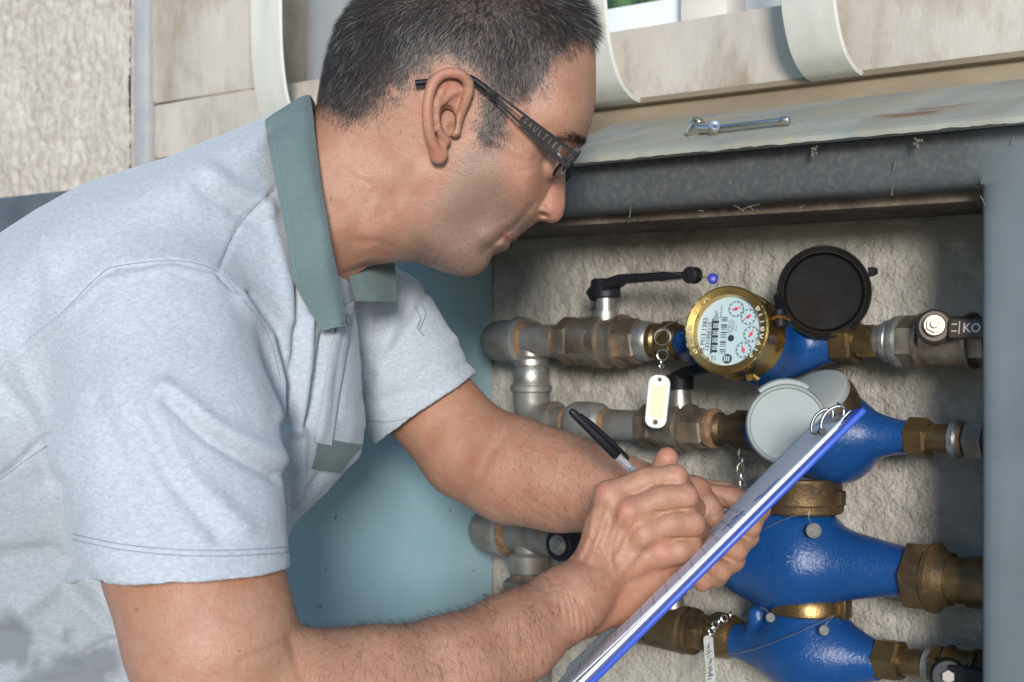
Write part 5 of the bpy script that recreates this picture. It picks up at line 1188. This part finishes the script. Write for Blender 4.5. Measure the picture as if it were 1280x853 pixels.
# ---------------------------------------------------------------- polo shirt
def shirt_mat(name, c1, c2, dark, mottled=.5):
    m = bpy.data.materials.new(name); m.use_nodes = True; t = m.node_tree; N = t.nodes; Lk = t.links; b = N['Principled BSDF']
    tc = N.new('ShaderNodeTexCoord'); mp = N.new('ShaderNodeMapping'); mp.inputs['Scale'].default_value = (1, 1, 2.2); Lk.new(tc.outputs['Object'], mp.inputs[0])
    def nz(sc, det, co): 
        n = N.new('ShaderNodeTexNoise'); n.inputs['Scale'].default_value = sc; n.inputs['Detail'].default_value = det; n.inputs['Roughness'].default_value = .65; Lk.new(co, n.inputs['Vector']); return n.outputs[0]
    def mr(x, a, bb, c=0., d=1.):
        r = N.new('ShaderNodeMapRange'); r.inputs[1].default_value = a; r.inputs[2].default_value = bb; r.inputs[3].default_value = c; r.inputs[4].default_value = d; Lk.new(x, r.inputs[0]); return r.outputs[0]
    def mix(f, A, B):
        x = N.new('ShaderNodeMix'); x.data_type = 'RGBA'; Lk.new(f, x.inputs[0])
        for s, q in ((6, A), (7, B)):
            if isinstance(q, tuple): x.inputs[s].default_value = (*q, 1)
            else: Lk.new(q, x.inputs[s])
        return x.outputs[2]
    c = mix(mr(nz(230, 5, mp.outputs[0]), .36, .64), c1, c2)
    c = mix(mr(nz(420, 3, mp.outputs[0]), .58, .75, 0, mottled), c, dark)
    a = N.new('ShaderNodeAttribute'); a.attribute_name = 'stain_shade'; c = mix(a.outputs['Fac'], c, tuple(.36*k for k in c2))
    Lk.new(c, b.inputs['Base Color']); b.inputs['Roughness'].default_value = .9; b.inputs['Specular IOR Level'].default_value = .15
    b.inputs['Sheen Weight'].default_value = .25; b.inputs['Sheen Roughness'].default_value = .5
    p = None
    for st, sc in ((.5, 1100), (.18, 160)):
        bp = N.new('ShaderNodeBump'); bp.inputs['Strength'].default_value = st; bp.inputs['Distance'].default_value = .001; Lk.new(nz(sc, 2, tc.outputs['Object']), bp.inputs['Height'])
        if p: Lk.new(p, bp.inputs['Normal'])
        p = bp.outputs[0]
    Lk.new(p, b.inputs['Normal']); return m
M['shirt'] = shirt_mat('heather_grey_knit', (.375, .405, .445), (.485, .51, .54), (.21, .235, .27), .65)
M['collar'] = shirt_mat('grey_green_twill', (.125, .17, .168), (.14, .19, .186), (.105, .145, .145), .3)
M['thread'] = mat('seam_thread', (.24, .27, .31), .9)
M['thread2'] = mat('collar_thread', (.16, .22, .215), .8)
YT = 1.29
TF = Field(YT, -420, 640, 60, 1100, 2.)
torso = [(-420, 760), (-300, 600), (-140, 430), (-20, 318), (60, 270), (130, 232), (230, 198), (305, 164), (348, 144), (378, 138), (395, 200), (412, 262), (428, 330), (440, 352), (446, 400), (452, 470), (456, 530), (448, 570), (405, 618), (368, 655), (345, 700), (330, 770), (310, 860), (280, 1000), (250, 1090), (-420, 1090)]
Ht = [(230, 300, .175), (130, 350, .185), (300, 260, .145), (355, 200, .095), (372, 165, .07), (60, 350, .17), (0, 500, .17), (100, 600, .145), (200, 700, .125), (100, 850, .13), (-100, 700, .16), (350, 400, .14), (400, 480, .12), (420, 560, .09), (380, 600, .10), (425, 400, .09), (415, 320, .075), (300, 500, .155), (250, 1000, .15), (-300, 800, .15), (380, 260, .085)]
Rt = [(0, 320, 130), (130, 240, 110), (300, 175, 80), (378, 145, 40), (410, 262, 36), (440, 352, 44), (455, 500, 80), (400, 618, 90), (320, 800, 120), (250, 1000, 120), (-300, 600, 150), (100, 600, 150)]
TF.done(TF.shape(torso, Ht, Rt))
hemR = PX(226, 716, 1.066); shR = PX(205, 425, 1.125); 
axR = unit(hemR-shR); hemN = unit(np.array([.03, -.05, -1.]))
shL = PX(455, 405, 1.44); hemL = PX(531, 513, 1.44); axL = unit(hemL-shL)
def shirtf(x, y, z):
    f = TF(x, y, z)
    # far shoulder and sleeve
    g = cone(x, y, z, PX(430, 372, 1.42), PX(470, 420, 1.45), .052, .060); 
    g = smin(g, cone(x, y, z, PX(470, 415, 1.45), hemL+axL*.03, .062, .0585), .01)
    g = np.maximum(g, (x-hemL[0])*axL[0]+(y-hemL[1])*axL[1]+(z-hemL[2])*axL[2])
    inn = cone(x, y, z, PX(500, 470, 1.44), hemL+axL*.05, .050, .0545); g = np.maximum(g, -inn)
    f = smin(f, g, .012)
    # near sleeve
    s = cone(x, y, z, PX(196, 420, 1.135), PX(214, 560, 1.092), .074, .074)
    s = smin(s, cone(x, y, z, PX(214, 555, 1.092), hemR+axR*.05, .075, .0775, None), .02)
    s = np.maximum(s, (x-hemR[0])*hemN[0]+(y-hemR[1])*hemN[1]+(z-hemR[2])*hemN[2])
    inn = cone(x, y, z, PX(222, 640, 1.075), hemR+axR*.06, .066, .0745); s = np.maximum(s, -inn)
    q = smin(f, s, .028*np.clip(1.25-(CZ-z)/.14, .12, 1.))
    return q
_t0 = _t.time()
CV, CQ = sculpt(shirtf, (-.60, .955, CZ-.33), (.02, 1.52, CZ+.20), .0023, 5); CV = relax(CV, CQ, 4, .5)
print('shirt', len(CV), round(_t.time()-_t0, 1))
n = vnormals(CV, CQ); u, v = proj(CV)
d = np.zeros(len(CV)); near = CV[:, 1] < 1.36
folds = [ # (polyline, height, width px)
    ([(210, 500), (262, 548), (345, 594)], -.0050, 9), ([(205, 485), (262, 530), (350, 575)], .0040, 13),
    ([(170, 520), (215, 600), (272, 668)], -.0030, 12), ([(190, 510), (240, 600), (305, 660)], .0025, 14), ([(120, 500), (150, 570), (190, 650)], -.0025, 13),
    ([(300, 372), (335, 416), (351, 477), (354, 520)], .0045, 8), ([(312, 372), (347, 415), (363, 477), (364, 530)], -.0065, 6),
    ([(29, 429), (78, 390), (126, 343), (147, 333), (217, 326), (269, 338), (299, 369)], -.0022, 3.2), ([(30, 440), (80, 400), (130, 352), (217, 335), (266, 347)], .0018, 5),
    ([(273, 338), (299, 282), (347, 234)], -.0016, 3), ([(262, 215), (300, 240), (335, 262)], .0030, 12), ([(250, 235), (290, 262), (330, 280)], -.0024, 9),
    ([(330, 250), (352, 330), (365, 400)], .0022, 9), ([(375, 360), (372, 440), (362, 520)], -.0045, 6), ([(385, 400), (384, 460), (372, 540)], .0040, 6),
    ([(404, 420), (396, 480), (384, 530)], -.0045, 4), ([(416, 420), (406, 480), (398, 540)], .0030, 5), ([(440, 400), (430, 460), (422, 520)], -.0020, 5), ([(425, 420), (419, 470), (409, 520)], -.0016, 3),
    ([(366, 520), (362, 580), (370, 640)], -.0030, 6), ([(380, 540), (378, 590), (374, 630)], .002, 5), ([(400, 595), (385, 620), (372, 640)], -.0025, 5),
    ([(540, 350), (520, 400), (490, 440), (462, 470)], -.0024, 7), ([(575, 420), (530, 450), (470, 490)], .0020, 8), ([(590, 450), (540, 480), (480, 500)], -.0018, 7), ([(500, 370), (490, 420), (470, 460)], .0022, 8),
    ([(-10, 470), (30, 520), (60, 600)], -.0040, 13), ([(20, 440), (60, 520), (78, 590)], .0035, 12), ([(0, 600), (60, 545), (85, 535)], -.0020, 4),
    ([(30, 760), (80, 720), (130, 780), (170, 810)], .0050, 15), ([(0, 700), (60, 690), (120, 740)], -.0045, 14), ([(110, 815), (140, 800), (175, 792)], -.0040, 5), ([(60, 840), (120, 830), (180, 835)], .0025, 9),
    ([(0, 790), (60, 800), (110, 830)], -.0030, 9), ([(60, 300), (75, 380), (40, 440)], .0022, 16)]
for pts, amp, wd in folds: d += 1.25*amp*np.exp(-(dpoly(u, v, pts)/wd)**2)
tors = (CV[:, 1] > 1.02)
d += .0035*np.clip((110-u)/60, 0, 1)*np.clip((v-520)/80, 0, 1)*fbm(CV[:, 0]*13+CV[:, 2]*9, CV[:, 2]*20-CV[:, 0]*6, 3.3, 2, 4)
d += .0011*fbm(CV[:, 0]*22, CV[:, 2]*22, CV[:, 1]*22, 3, 9)+.0007*noise(CV[:, 0]*60, CV[:, 2]*30, CV[:, 1]*60, 2)
hemz = np.abs((CV-hemR)@hemN+.013); d += -.0008*np.exp(-(hemz/.0015)**2)*(u < 380)*(v > 600)
CV2 = CV+n*d[:, None]
nn_ = fbm(u/30, v/30, 0, 4, 8)
stn_shade = np.zeros(len(CV2))
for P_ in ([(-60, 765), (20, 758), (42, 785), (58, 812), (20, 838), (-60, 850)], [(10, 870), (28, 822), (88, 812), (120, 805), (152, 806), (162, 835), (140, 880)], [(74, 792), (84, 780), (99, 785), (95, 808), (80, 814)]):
    stn_shade = np.maximum(stn_shade, soft(P_, 26, u+nn_*9, v+nn_*9))
stn_shade = np.maximum(stn_shade, .45*soft([(-80, 560), (60, 600), (110, 720), (190, 800), (190, 900), (-80, 900)], 90, u+nn_*20, v+nn_*20))  # shade of the lower left painted into the cloth, besides the stain blotches
bvs = BVHTree.FromPolygons([tuple(p) for p in CV2], [tuple(q) for q in CQ.tolist()])
shirt = mk('polo_shirt', CV2, CQ, M['shirt'], man, 180, col={'stain_shade': stn_shade*.95})
def stitch(name, pts, m, parent, r=.00045, n=60, lift=.0002, bv=None, y0=.3):
    P = curve(pts, n); out = []
    for q in P:
        h_, _ = cast(bv or bvs, q[0], q[1], y0)
        if h_ is not None and (not out or np.linalg.norm(h_-out[-1]) < .03): out.append(h_-np.array([0, lift, 0]))
    if len(out) > 2: b = MB(); b.tube(out, r, 5); return b.build(name, m, parent, 180)
for pts in ([(29, 429), (78, 390), (126, 343), (147, 333), (217, 326), (269, 338), (299, 369), (334, 416), (350, 470)], [(273, 338), (285, 305), (299, 282), (320, 256), (342, 238)],
            [(0, 600), (40, 570), (70, 551)]): stitch('seam', pts, M['thread'], shirt, .00032)
for dv in (0, 7): stitch('hem_stitch', [(92, 668+dv), (150, 680+dv), (220, 687+dv), (290, 688+dv), (361, 684+dv)], M['thread'], shirt, .00032)
for dv in (0, ): stitch('hem_stitch', [(458, 526), (490, 527), (540, 514), (575, 500), (600, 480)], M['thread'], shirt, .0004)
# ---------------------------------------------------------------- collar (fold line against the neck, leaf lying on the shirt)
def sheet(secs, m, name, parent, th=.0022, nu=26, nv=9, wav=0.):
    A = [curve(s_, 24) for s_ in secs]; rows = []
    nc = min(len(a) for a in A); A = [a[np.linspace(0, len(a)-1, nv).astype(int)] for a in A]
    G = np.array([curve([a[j] for a in A], nu) for j in range(nv)])      # nv x nu x 3
    nv_, nu_ = G.shape[:2]
    if wav: 
        G = G+wav*fbm(G[..., 0]*45, G[..., 2]*30, G[..., 1]*45, 2, 5)[..., None]*np.array([0, -1., 0])
    du = np.gradient(G, axis=1); dv = np.gradient(G, axis=0); nn = np.cross(du, dv); nn /= np.linalg.norm(nn, axis=2)[..., None]+1e-12
    top = (G+nn*th/2).reshape(-1, 3); bot = (G-nn*th/2).reshape(-1, 3); k = len(top); idx = np.arange(k).reshape(nv_, nu_); Fc = []
    for i in range(nv_-1):
        for j in range(nu_-1): a, b_, c_, d_ = idx[i, j], idx[i, j+1], idx[i+1, j+1], idx[i+1, j]; Fc += [(a, b_, c_, d_), (a+k, d_+k, c_+k, b_+k)]
    per = list(idx[0, :])+list(idx[1:, -1])+list(idx[-1, :-1][::-1])+list(idx[1:-1, 0][::-1])
    for i in range(len(per)): a, b_ = per[i], per[(i+1) % len(per)]; Fc.append((a, a+k, b_+k, b_))
    return mk(name, np.vstack([top, bot]), Fc, m, parent, 60), G
inner = [(389, 122), (391, 150), (394, 185), (399, 225), (406, 265), (413, 305), (420, 342), (427, 378), (431, 410)]
outer = [(336, 153), (334, 170), (339, 196), (346, 232), (354, 272), (361, 310), (366, 348), (384, 384), (402, 414)]
secs = []
# from the far side, round the back of the neck, to the near tip
def mir(p, y): q = np.array(p); q[1] = 2*YH-q[1]; q[2] -= .010*y; q[0] += .004*y; return q
near_secs = []
for k in range(len(inner)):
    hi_, _ = cast(bvh_head, *inner[k]); ho, _ = cast(bvs, *outer[k])
    yi = {0: 1.262, 1: 1.222, 2: 1.204, 3: 1.196, 4: 1.193, 5: 1.194, 6: 1.198, 7: 1.204, 8: 1.208}[k]
    if hi_ is not None: yi = min(yi, hi_[1]-.0035)
    yo = {0: 1.25, 1: 1.205, 2: 1.185, 3: 1.18, 4: 1.18, 5: 1.182, 6: 1.185, 7: 1.19, 8: 1.195}[k]
    if ho is not None: yo = min(yo, ho[1]-.0035)
    a = PX(*inner[k], yi); c_ = PX(*outer[k], yo); mid = (a*.5+c_*.5)+np.array([0, -.0045, .001]); q1 = a*.84+c_*.16+np.array([0, -.0062, .001])
    near_secs.append([a, q1, mid, c_])
M['collar'].node_tree.nodes['Principled BSDF'].inputs['Sheen Weight'].default_value = .1
far = []
for j_, s_ in ((1.5, near_secs[1]),): far.append([mir(p, j_) for p in s_])
cs0 = near_secs[0]
secs = far+near_secs
shc, G = sheet(secs, M['collar'], 'collar', man, .0024, 60, 11, .0028)
bvc = BVHTree.FromPolygons([tuple(np.array(v_.co)+np.array(ABS[shc.name])) for v_ in shc.data.vertices], [tuple(p.vertices) for p in shc.data.polygons])
stitch('collar_stitch', [(344, 160), (345, 190), (352, 230), (360, 270), (367, 310), (371, 345), (388, 378), (403, 403), (427, 404)], M['thread2'], shc, .00045, 60, .0003, bvc)
stitch('collar_crease', [(343, 180), (365, 178), (384, 172)], M['thread2'], shc, .0003, 30, .0, bvc)
# stand of the collar, inside, and the far leaf under the chin
yf = 1.30
0 and sheet([[PX(418, 338, 1.225), PX(420, 360, 1.22), PX(428, 385, 1.215)], [PX(440, 333, 1.26), PX(441, 355, 1.245), PX(446, 380, 1.24)], [PX(462, 331, 1.30), PX(462, 345, 1.295), PX(462, 360, 1.295)]], M['collar'], 'collar_stand', man, .002, 16, 5)
sheet([[PX(437, 336, yf-.03), PX(439, 350, yf-.034), PX(446, 377, yf-.036)], [PX(465, 331, yf-.004), PX(467, 348, yf-.012), PX(470, 378, yf-.018)], [PX(492, 329, yf+.03), PX(494, 352, yf+.026), PX(495, 378, yf+.022)]], M['collar'], 'collar', man, .0024, 20, 7, .003)
# placket strip
def draped(name, pts_l, pts_r, m, parent, lift=.0015, n=24, th=.0016):
    A = curve(pts_l, n); B = curve(pts_r, n); k = min(len(A), len(B)); rows = []
    for i in range(k):
        row = []
        for t in np.linspace(0, 1, 6):
            q = A[i]*(1-t)+B[i]*t; h_, nn = cast(bvs, q[0], q[1])
            row.append(None if h_ is None else h_+nn*lift)
        if all(r is not None for r in row): rows.append(row)
    G = np.array(rows)
    if len(G) < 3: return None
    return sheet([[p for p in r] for r in G[::max(1, len(G)//12)]], m, name, parent, th, 40, 6)[0]
pl_ = draped('placket', [(424, 385), (413, 440), (402, 500), (393, 552)], [(438, 378), (431, 430), (420, 490), (411, 556)], M['shirt'], man, .0022)
pk_ = draped('pocket_trim', [(396, 547), (394, 566), (389, 585)], [(452, 556), (437, 572), (424, 590)], M['collar'], man, .0012, 24, .0010)
for (u_, v_) in ((430, 400),):
    h_, nn = cast(bvs, u_, v_)
    if h_ is not None: b = MB(); b.lathe(h_+nn*.003, nn, [(0, .0045), (.0012, .0048), (.0018, .0040)], 20); b.build('button', M['greylid2'], man)
# embroidered blotch on the far sleeve
stitch('embroidery', [(518, 384), (526, 398), (522, 410), (530, 420)], M['thread'], shirt, .0009, 20, .0)
stitch('embroidery', [(526, 380), (532, 392), (528, 404), (524, 414)], M['thread'], shirt, .0008, 20, .0)

# ---------------------------------------------------------------- glasses
M['gun'] = mat('gunmetal_temple', (.022, .020, .020), .5, .3, c2=(.014, .013, .013), ns=80, spec=.12, bump=.05)
M['cut'] = mat('letter_cutout', (.105, .07, .058), .55)
M['lens'] = bpy.data.materials.new('lens_glass'); M['lens'].use_nodes = True
bb = M['lens'].node_tree.nodes['Principled BSDF']; bb.inputs['Transmission Weight'].default_value = 1; bb.inputs['Roughness'].default_value = 0.; bb.inputs['IOR'].default_value = 1.1
gl = thing('eyeglasses', PX(660, 150, 1.19), 'dark metal eyeglasses with wide pierced temples worn by the man', 'glasses')
def tp(t):      # along the temple: hinge end = 0, hook end = 1
    return None
for s in (-1, 1):
    def G3(u, v, y):
        p = PX(u, v, y)
        if s > 0: p[1] = 2*YH-p[1]
        return p
    b = MB(); b.tube(curve([G3(519, 104, 1.186), G3(530, 103, 1.186), G3(545, 101, 1.188), G3(565, 97, 1.190), G3(585, 97, 1.186), G3(597, 103, 1.184), G3(608, 112, 1.184)], 30), [.0028]*3+[.0024]*60 if False else .0025, 10); b.build('temple_tip', M['black'], gl)
    a = G3(607, 110, 1.184); c_ = G3(712, 199, 1.196); ax = unit(c_-a); L_ = np.linalg.norm(c_-a); fn_ = unit(np.array([0, -1. if s < 0 else 1., 0])); fn_ = unit(fn_-ax*np.dot(fn_, ax)); up_ = np.cross(fn_, ax); up_ = up_ if up_[2] > 0 else -up_
    fa = lambda p, q, r, a=a, ax=ax, up_=up_, fn_=fn_: a+ax*p+up_*q+fn_*r
    W0, W1 = .0022, .0076
    hw = lambda t: W0+(W1-W0)*t
    tpm = []
    for (t0, t1, q0, q1, nm) in ((0, 1, .55, 1, 'u'), (0, 1, -1, -.50, 'l')):
        V = []; Fc = []
        for i in range(13):
            t = i/12; h_ = hw(t)
            for (q, r) in ((q0*h_, -.0008), (q0*h_, .0008), (q1*h_, .0008), (q1*h_, -.0008)): V.append(fa(t*L_, q, r))
        for i in range(12):
            for j in range(4): Fc.append((i*4+j, i*4+(j+1) % 4, (i+1)*4+(j+1) % 4, (i+1)*4+j))
        if s < 0: Fc = [f[::-1] for f in Fc]
        tpm.append((V, Fc+[(0, 1, 2, 3), (48, 51, 50, 49)]))
    b = MB()
    for V, Fc in tpm: b.add(V, Fc)
    # web behind the letters, with the pierced ends left open
    V = []; Fc = []
    for i in range(11):
        t = .42+.46*i/10; h_ = hw(t)
        for (q, r) in ((-.5*h_, -.0006), (-.5*h_, .0004), (.55*h_, .0004), (.55*h_, -.0006)): V.append(fa(t*L_, q, r))
    for i in range(10):
        for j in range(4): Fc.append((i*4+j, i*4+(j+1) % 4, (i+1)*4+(j+1) % 4, (i+1)*4+j))
    if s < 0: Fc = [f[::-1] for f in Fc]
    b.add(V, Fc+[(0, 1, 2, 3), (40, 43, 42, 41)])
    b.box(fa, -.002, .012, -.0024, .0024, -.0011, .0011, .0004)
    b.box(fa, L_-.0005, L_+.004, -W1*1.02, W1*1.02, -.0018, .0018, .0005)
    b.build('temple', M['gun'], gl, 30)
    if s < 0:
        nl = 8
        for i, ch in enumerate('GAULTIER'):
            t = .47+.40*i/(nl-1); sz = hw(t)*1.25
            text('temple_letter', ch, basis(fa(t*L_, .0002, .0007), ax, up_, fn_), sz, M['cut'], gl, .0002, sx=.7)
    # front: rim, lens, hinge screw, pad
    top = G3(722, 186, 1.200); bot = G3(694, 214, 1.203)
    yc = YH+s*.034; e_ = unit(top-bot); cen = (top+bot)/2; cen[1] = yc; hh = np.linalg.norm(top-bot)/2; hwid = .027
    loop = []
    for k in range(40):
        th_ = 2*math.pi*k/40; cx, sx_ = math.cos(th_), math.sin(th_); px_ = math.copysign(abs(cx)**.7, cx)*hwid; py_ = math.copysign(abs(sx_)**.7, sx_)*hh
        loop.append(cen+np.array([0, px_, 0])+e_*py_+np.array([-.10*abs(px_)*.5, 0, 0])*(1 if px_*s > 0 else 0))
    b = MB(); b.tube(loop, .0011, 8, closed=True); b.build('rim', M['gun'], gl)
    V = loop+[l+np.cross(e_, (0, 1, 0))*.0015 for l in loop]; n_ = 40; mk('lens', V, [tuple(range(n_)), tuple(range(n_, 2*n_))[::-1]]+[(i, i+n_, (i+1) % n_+n_, (i+1) % n_) for i in range(n_)], M['lens'], gl, 30)
    b = MB(); q_ = G3(717, 193, 1.198); b.box(lambda a_, c2_, d_: q_+e_*a_+np.array([0, 1, 0])*c2_+unit(np.cross(e_, (0, 1, 0)))*d_, -.0085, .006, -.002, .0035, -.003, .003, .0008); b.build('end_piece', M['black'], gl)
    b = MB(); b.lathe(G3(713, 201, 1.193), (0, -1 if s < 0 else 1, 0), [(-.001, .0008), (.0006, .0007)], 10); b.build('screw', M['gun'], gl)
    b = MB(); p0 = PX(700, 216, YH+s*.014); p0[1] = YH+s*.013; b.tube([cen-e_*hh*.2+np.array([0, -s*hwid*.9, 0]), p0+np.array([-.002, s*.002, .004]), p0], .0006, 6); b.lathe(p0-np.array([0, s*.001, 0]), (0, s, .0), [(0, .0025), (.0012, .003), (.002, .002)], 12); b.build('nose_pad', M['steel'], gl)
b = MB(); top = PX(716, 192, YH); b.tube([top+np.array([0, -.008, 0]), top+np.array([.002, 0, .002]), top+np.array([0, .008, 0])], .0014, 8); b.build('bridge', M['gun'], gl)

# ---------------------------------------------------------------- clipboard, paper, pen
M['bluep'] = mat('blue_clipboard_plastic', (.03, .085, .46), .35, c2=(.025, .075, .41), ns=40)
N0 = PX(1078, 508, 1.10); N1 = PX(693, 893, 1.10); F0 = PX(1049, 500, 1.325)
Lb = unit(N1-N0); Ll = .335; Wb = unit(F0-N0); Wb = unit(Wb-Lb*np.dot(Wb, Lb)); Wl = .228; Nb = np.cross(Lb, Wb); Nb = Nb if Nb[2] > 0 else -Nb
fb = lambda a, c, e: N0+Lb*a+Wb*c+Nb*e
cl = thing('clipboard', fb(Ll/2, Wl/2, 0), 'blue plastic clipboard held up edge-on, with white sheets under a chrome clip', 'clipboard')
b = MB(); b.box(fb, 0, Ll, 0, Wl, -.0054, -.0004, .0018, 2); b.build('board', M['bluep'], cl, 40)
# sheets, slightly fanned and curling
def page(off, a0, a1, c0, c1, lift, name):
    nu, nv = 40, 10; V = []; Fc = []
    for i in range(nu+1):
        for j in range(nv+1):
            t = i/nu; q = j/nv; a = a0+(a1-a0)*t; c = c0+(c1-c0)*q
            e = .0004+off+lift*(t**3)*(1-.6*q)+.0012*lift/.006*max(0, math.sin(t*5+q))*t
            V.append(fb(a, c, e))
    for i in range(nu):
        for j in range(nv): k = i*(nv+1)+j; Fc.append((k, k+1, k+nv+2, k+nv+1))
    n_ = len(V); V += [p-Nb*.00018 for p in V]; Fc += [tuple(x+n_ for x in f[::-1]) for f in Fc]
    per = [j for j in range(nv+1)]+[i*(nv+1)+nv for i in range(1, nu+1)]+[nu*(nv+1)+j for j in range(nv-1, -1, -1)]+[i*(nv+1) for i in range(nu-1, 0, -1)]
    for i in range(len(per)): a, b_ = per[i], per[(i+1) % len(per)]; Fc.append((a, a+n_, b_+n_, b_))
    return mk(name, V, Fc, M['paper'], cl, 180)
page(.0000, .022, .322, .012, .219, .0004, 'sheet'); page(.0006, .018, .316, .012, .217, .0012, 'sheet'); page(.0014, .015, .311, .013, .219, .0045, 'sheet')
b = MB(); rr = random.Random(5)
def eh(a, c): t = (a-.015)/.296; q = (c-.009)/.21; return .0004+.0014+.0045*(t**3)*(1-.6*q)+.0012*.0045/.006*max(0, math.sin(t*5+q))*t+.0002
for i in range(14):
    a = .115+i*.0135
    for k in range(5):
        c0 = .018+k*.040; pts = []; 
        for j in range(9): aa = a+rr.uniform(-.0012, .0012); cc = c0+j*.0038; pts.append(fb(aa, cc, eh(aa, cc)))
        b.tube(pts, .00012, 3)
o = b.build('printed_line', mat('grey_print', (.22, .24, .30), .7), cl, None); o['kind'] = 'stuff'
b = MB(); pts = []
for j in range(60): t = j/59; aa = .118+.030*t+.010*math.sin(t*34); cc = .05+.10*t+.006*math.cos(t*31); pts.append(fb(aa, cc, eh(aa, cc)+.0001))
b.tube(pts[::1][:22], .00022, 4); M['bink'] = mat('blue_ink', (.03, .05, .30), .5); b.build('signature', M['bink'], cl)
b = MB(); pts = []
for j in range(40): t = j/39; aa = .086+.012*math.sin(t*21)+.012*t; cc = .03+.07*t; pts.append(fb(aa, cc, eh(aa, cc)+.0001))
b.tube(pts[:18], .0002, 4); b.build('signature', M['bink'], cl)
M['clipm'] = mat('clip_steel', (.33, .33, .34), .38, .9, c2=(.24, .24, .25), ns=200)
cm = .060       # clip position across the board, towards the reader's side
b = MB()
b.box(fb, .004, .016, cm-.03, cm+.05, .0006, .0022, .0006); b.build('clip_base', M['clipm'], cl, 40)
b = MB()
for c0 in (cm-.022, cm+.04):
    b.tube(curve([fb(.010, c0, .002), fb(.006, c0, .006), fb(.009, c0, .0105), fb(.017, c0, .0125), fb(.025, c0, .010), fb(.030, c0, .0050)], 30), .0013, 10)
b.tube([fb(.030, cm-.022, .0050), fb(.031, cm+.01, .0050), fb(.030, cm+.04, .0050)], .0013, 10); b.build('clip_wire', M['clipm'], cl)
b = MB(); b.tube([fb(.030, cm-.030, .0052), fb(.030, cm-.018, .0052)], .0026, 12); b.build('clip_foot', M['black'], cl)
b = MB(); ring(b, fb(.006, cm-.020, .007), Lb, .0045, .0008, 20); b.build('clip_spring', M['clipm'], cl)
# pen
M['barrel'] = mat('clear_pen_barrel', (.75, .75, .78), .12, spec=.6); bb = M['barrel'].node_tree.nodes['Principled BSDF']; bb.inputs['Transmission Weight'].default_value = .75; bb.inputs['IOR'].default_value = 1.25
tail = PX(713, 513, 1.228); tipp = PX(879, 673, 1.262); 
pax = unit(tipp-tail); PLn = np.linalg.norm(tipp-tail)
pen = thing('pen', (tail+tipp)/2, 'black-capped clear ballpoint pen held in the writing hand', 'pen')
b = MB(); b.lathe(tail, pax, [(0, .0020), (.001, .0027), (.004, .0033), (.030, .0040), (.0545, .0045), (.055, .0042)], 24); b.build('cap', M['black'], pen, 40)
cd = unit(np.cross(pax, (0, -1., 0))); cd = cd if cd[2] > 0 else -cd; cd = unit(cd+np.array([0, -.8, 0])); cd = unit(cd-pax*np.dot(cd, pax))
lever([tail+pax*.008+cd*.0035, tail+pax*.020+cd*.0058, tail+pax*.045+cd*.0064, tail+pax*.060+cd*.0060, tail+pax*.063+cd*.0054], [.0038, .0036, .0034, .0036, .0022], .0016, M['black'], pen, np.cross(cd, pax), 'pocket_clip')
b = MB(); b.lathe(tail, pax, [(.050, .0036), (PLn-.022, .0036), (PLn-.020, .0036)], 6); b.build('barrel', M['barrel'], pen, 20)
b = MB(); b.lathe(tail, pax, [(.070, .0014), (PLn-.015, .0014)], 10); b.build('ink_tube', M['ink'], pen)
b = MB(); b.lathe(tail, pax, [(PLn-.021, .0036), (PLn-.008, .0022), (PLn-.006, .0012), (PLn-.0005, .0004)], 16); b.build('tip', M['gold'], pen, 35)
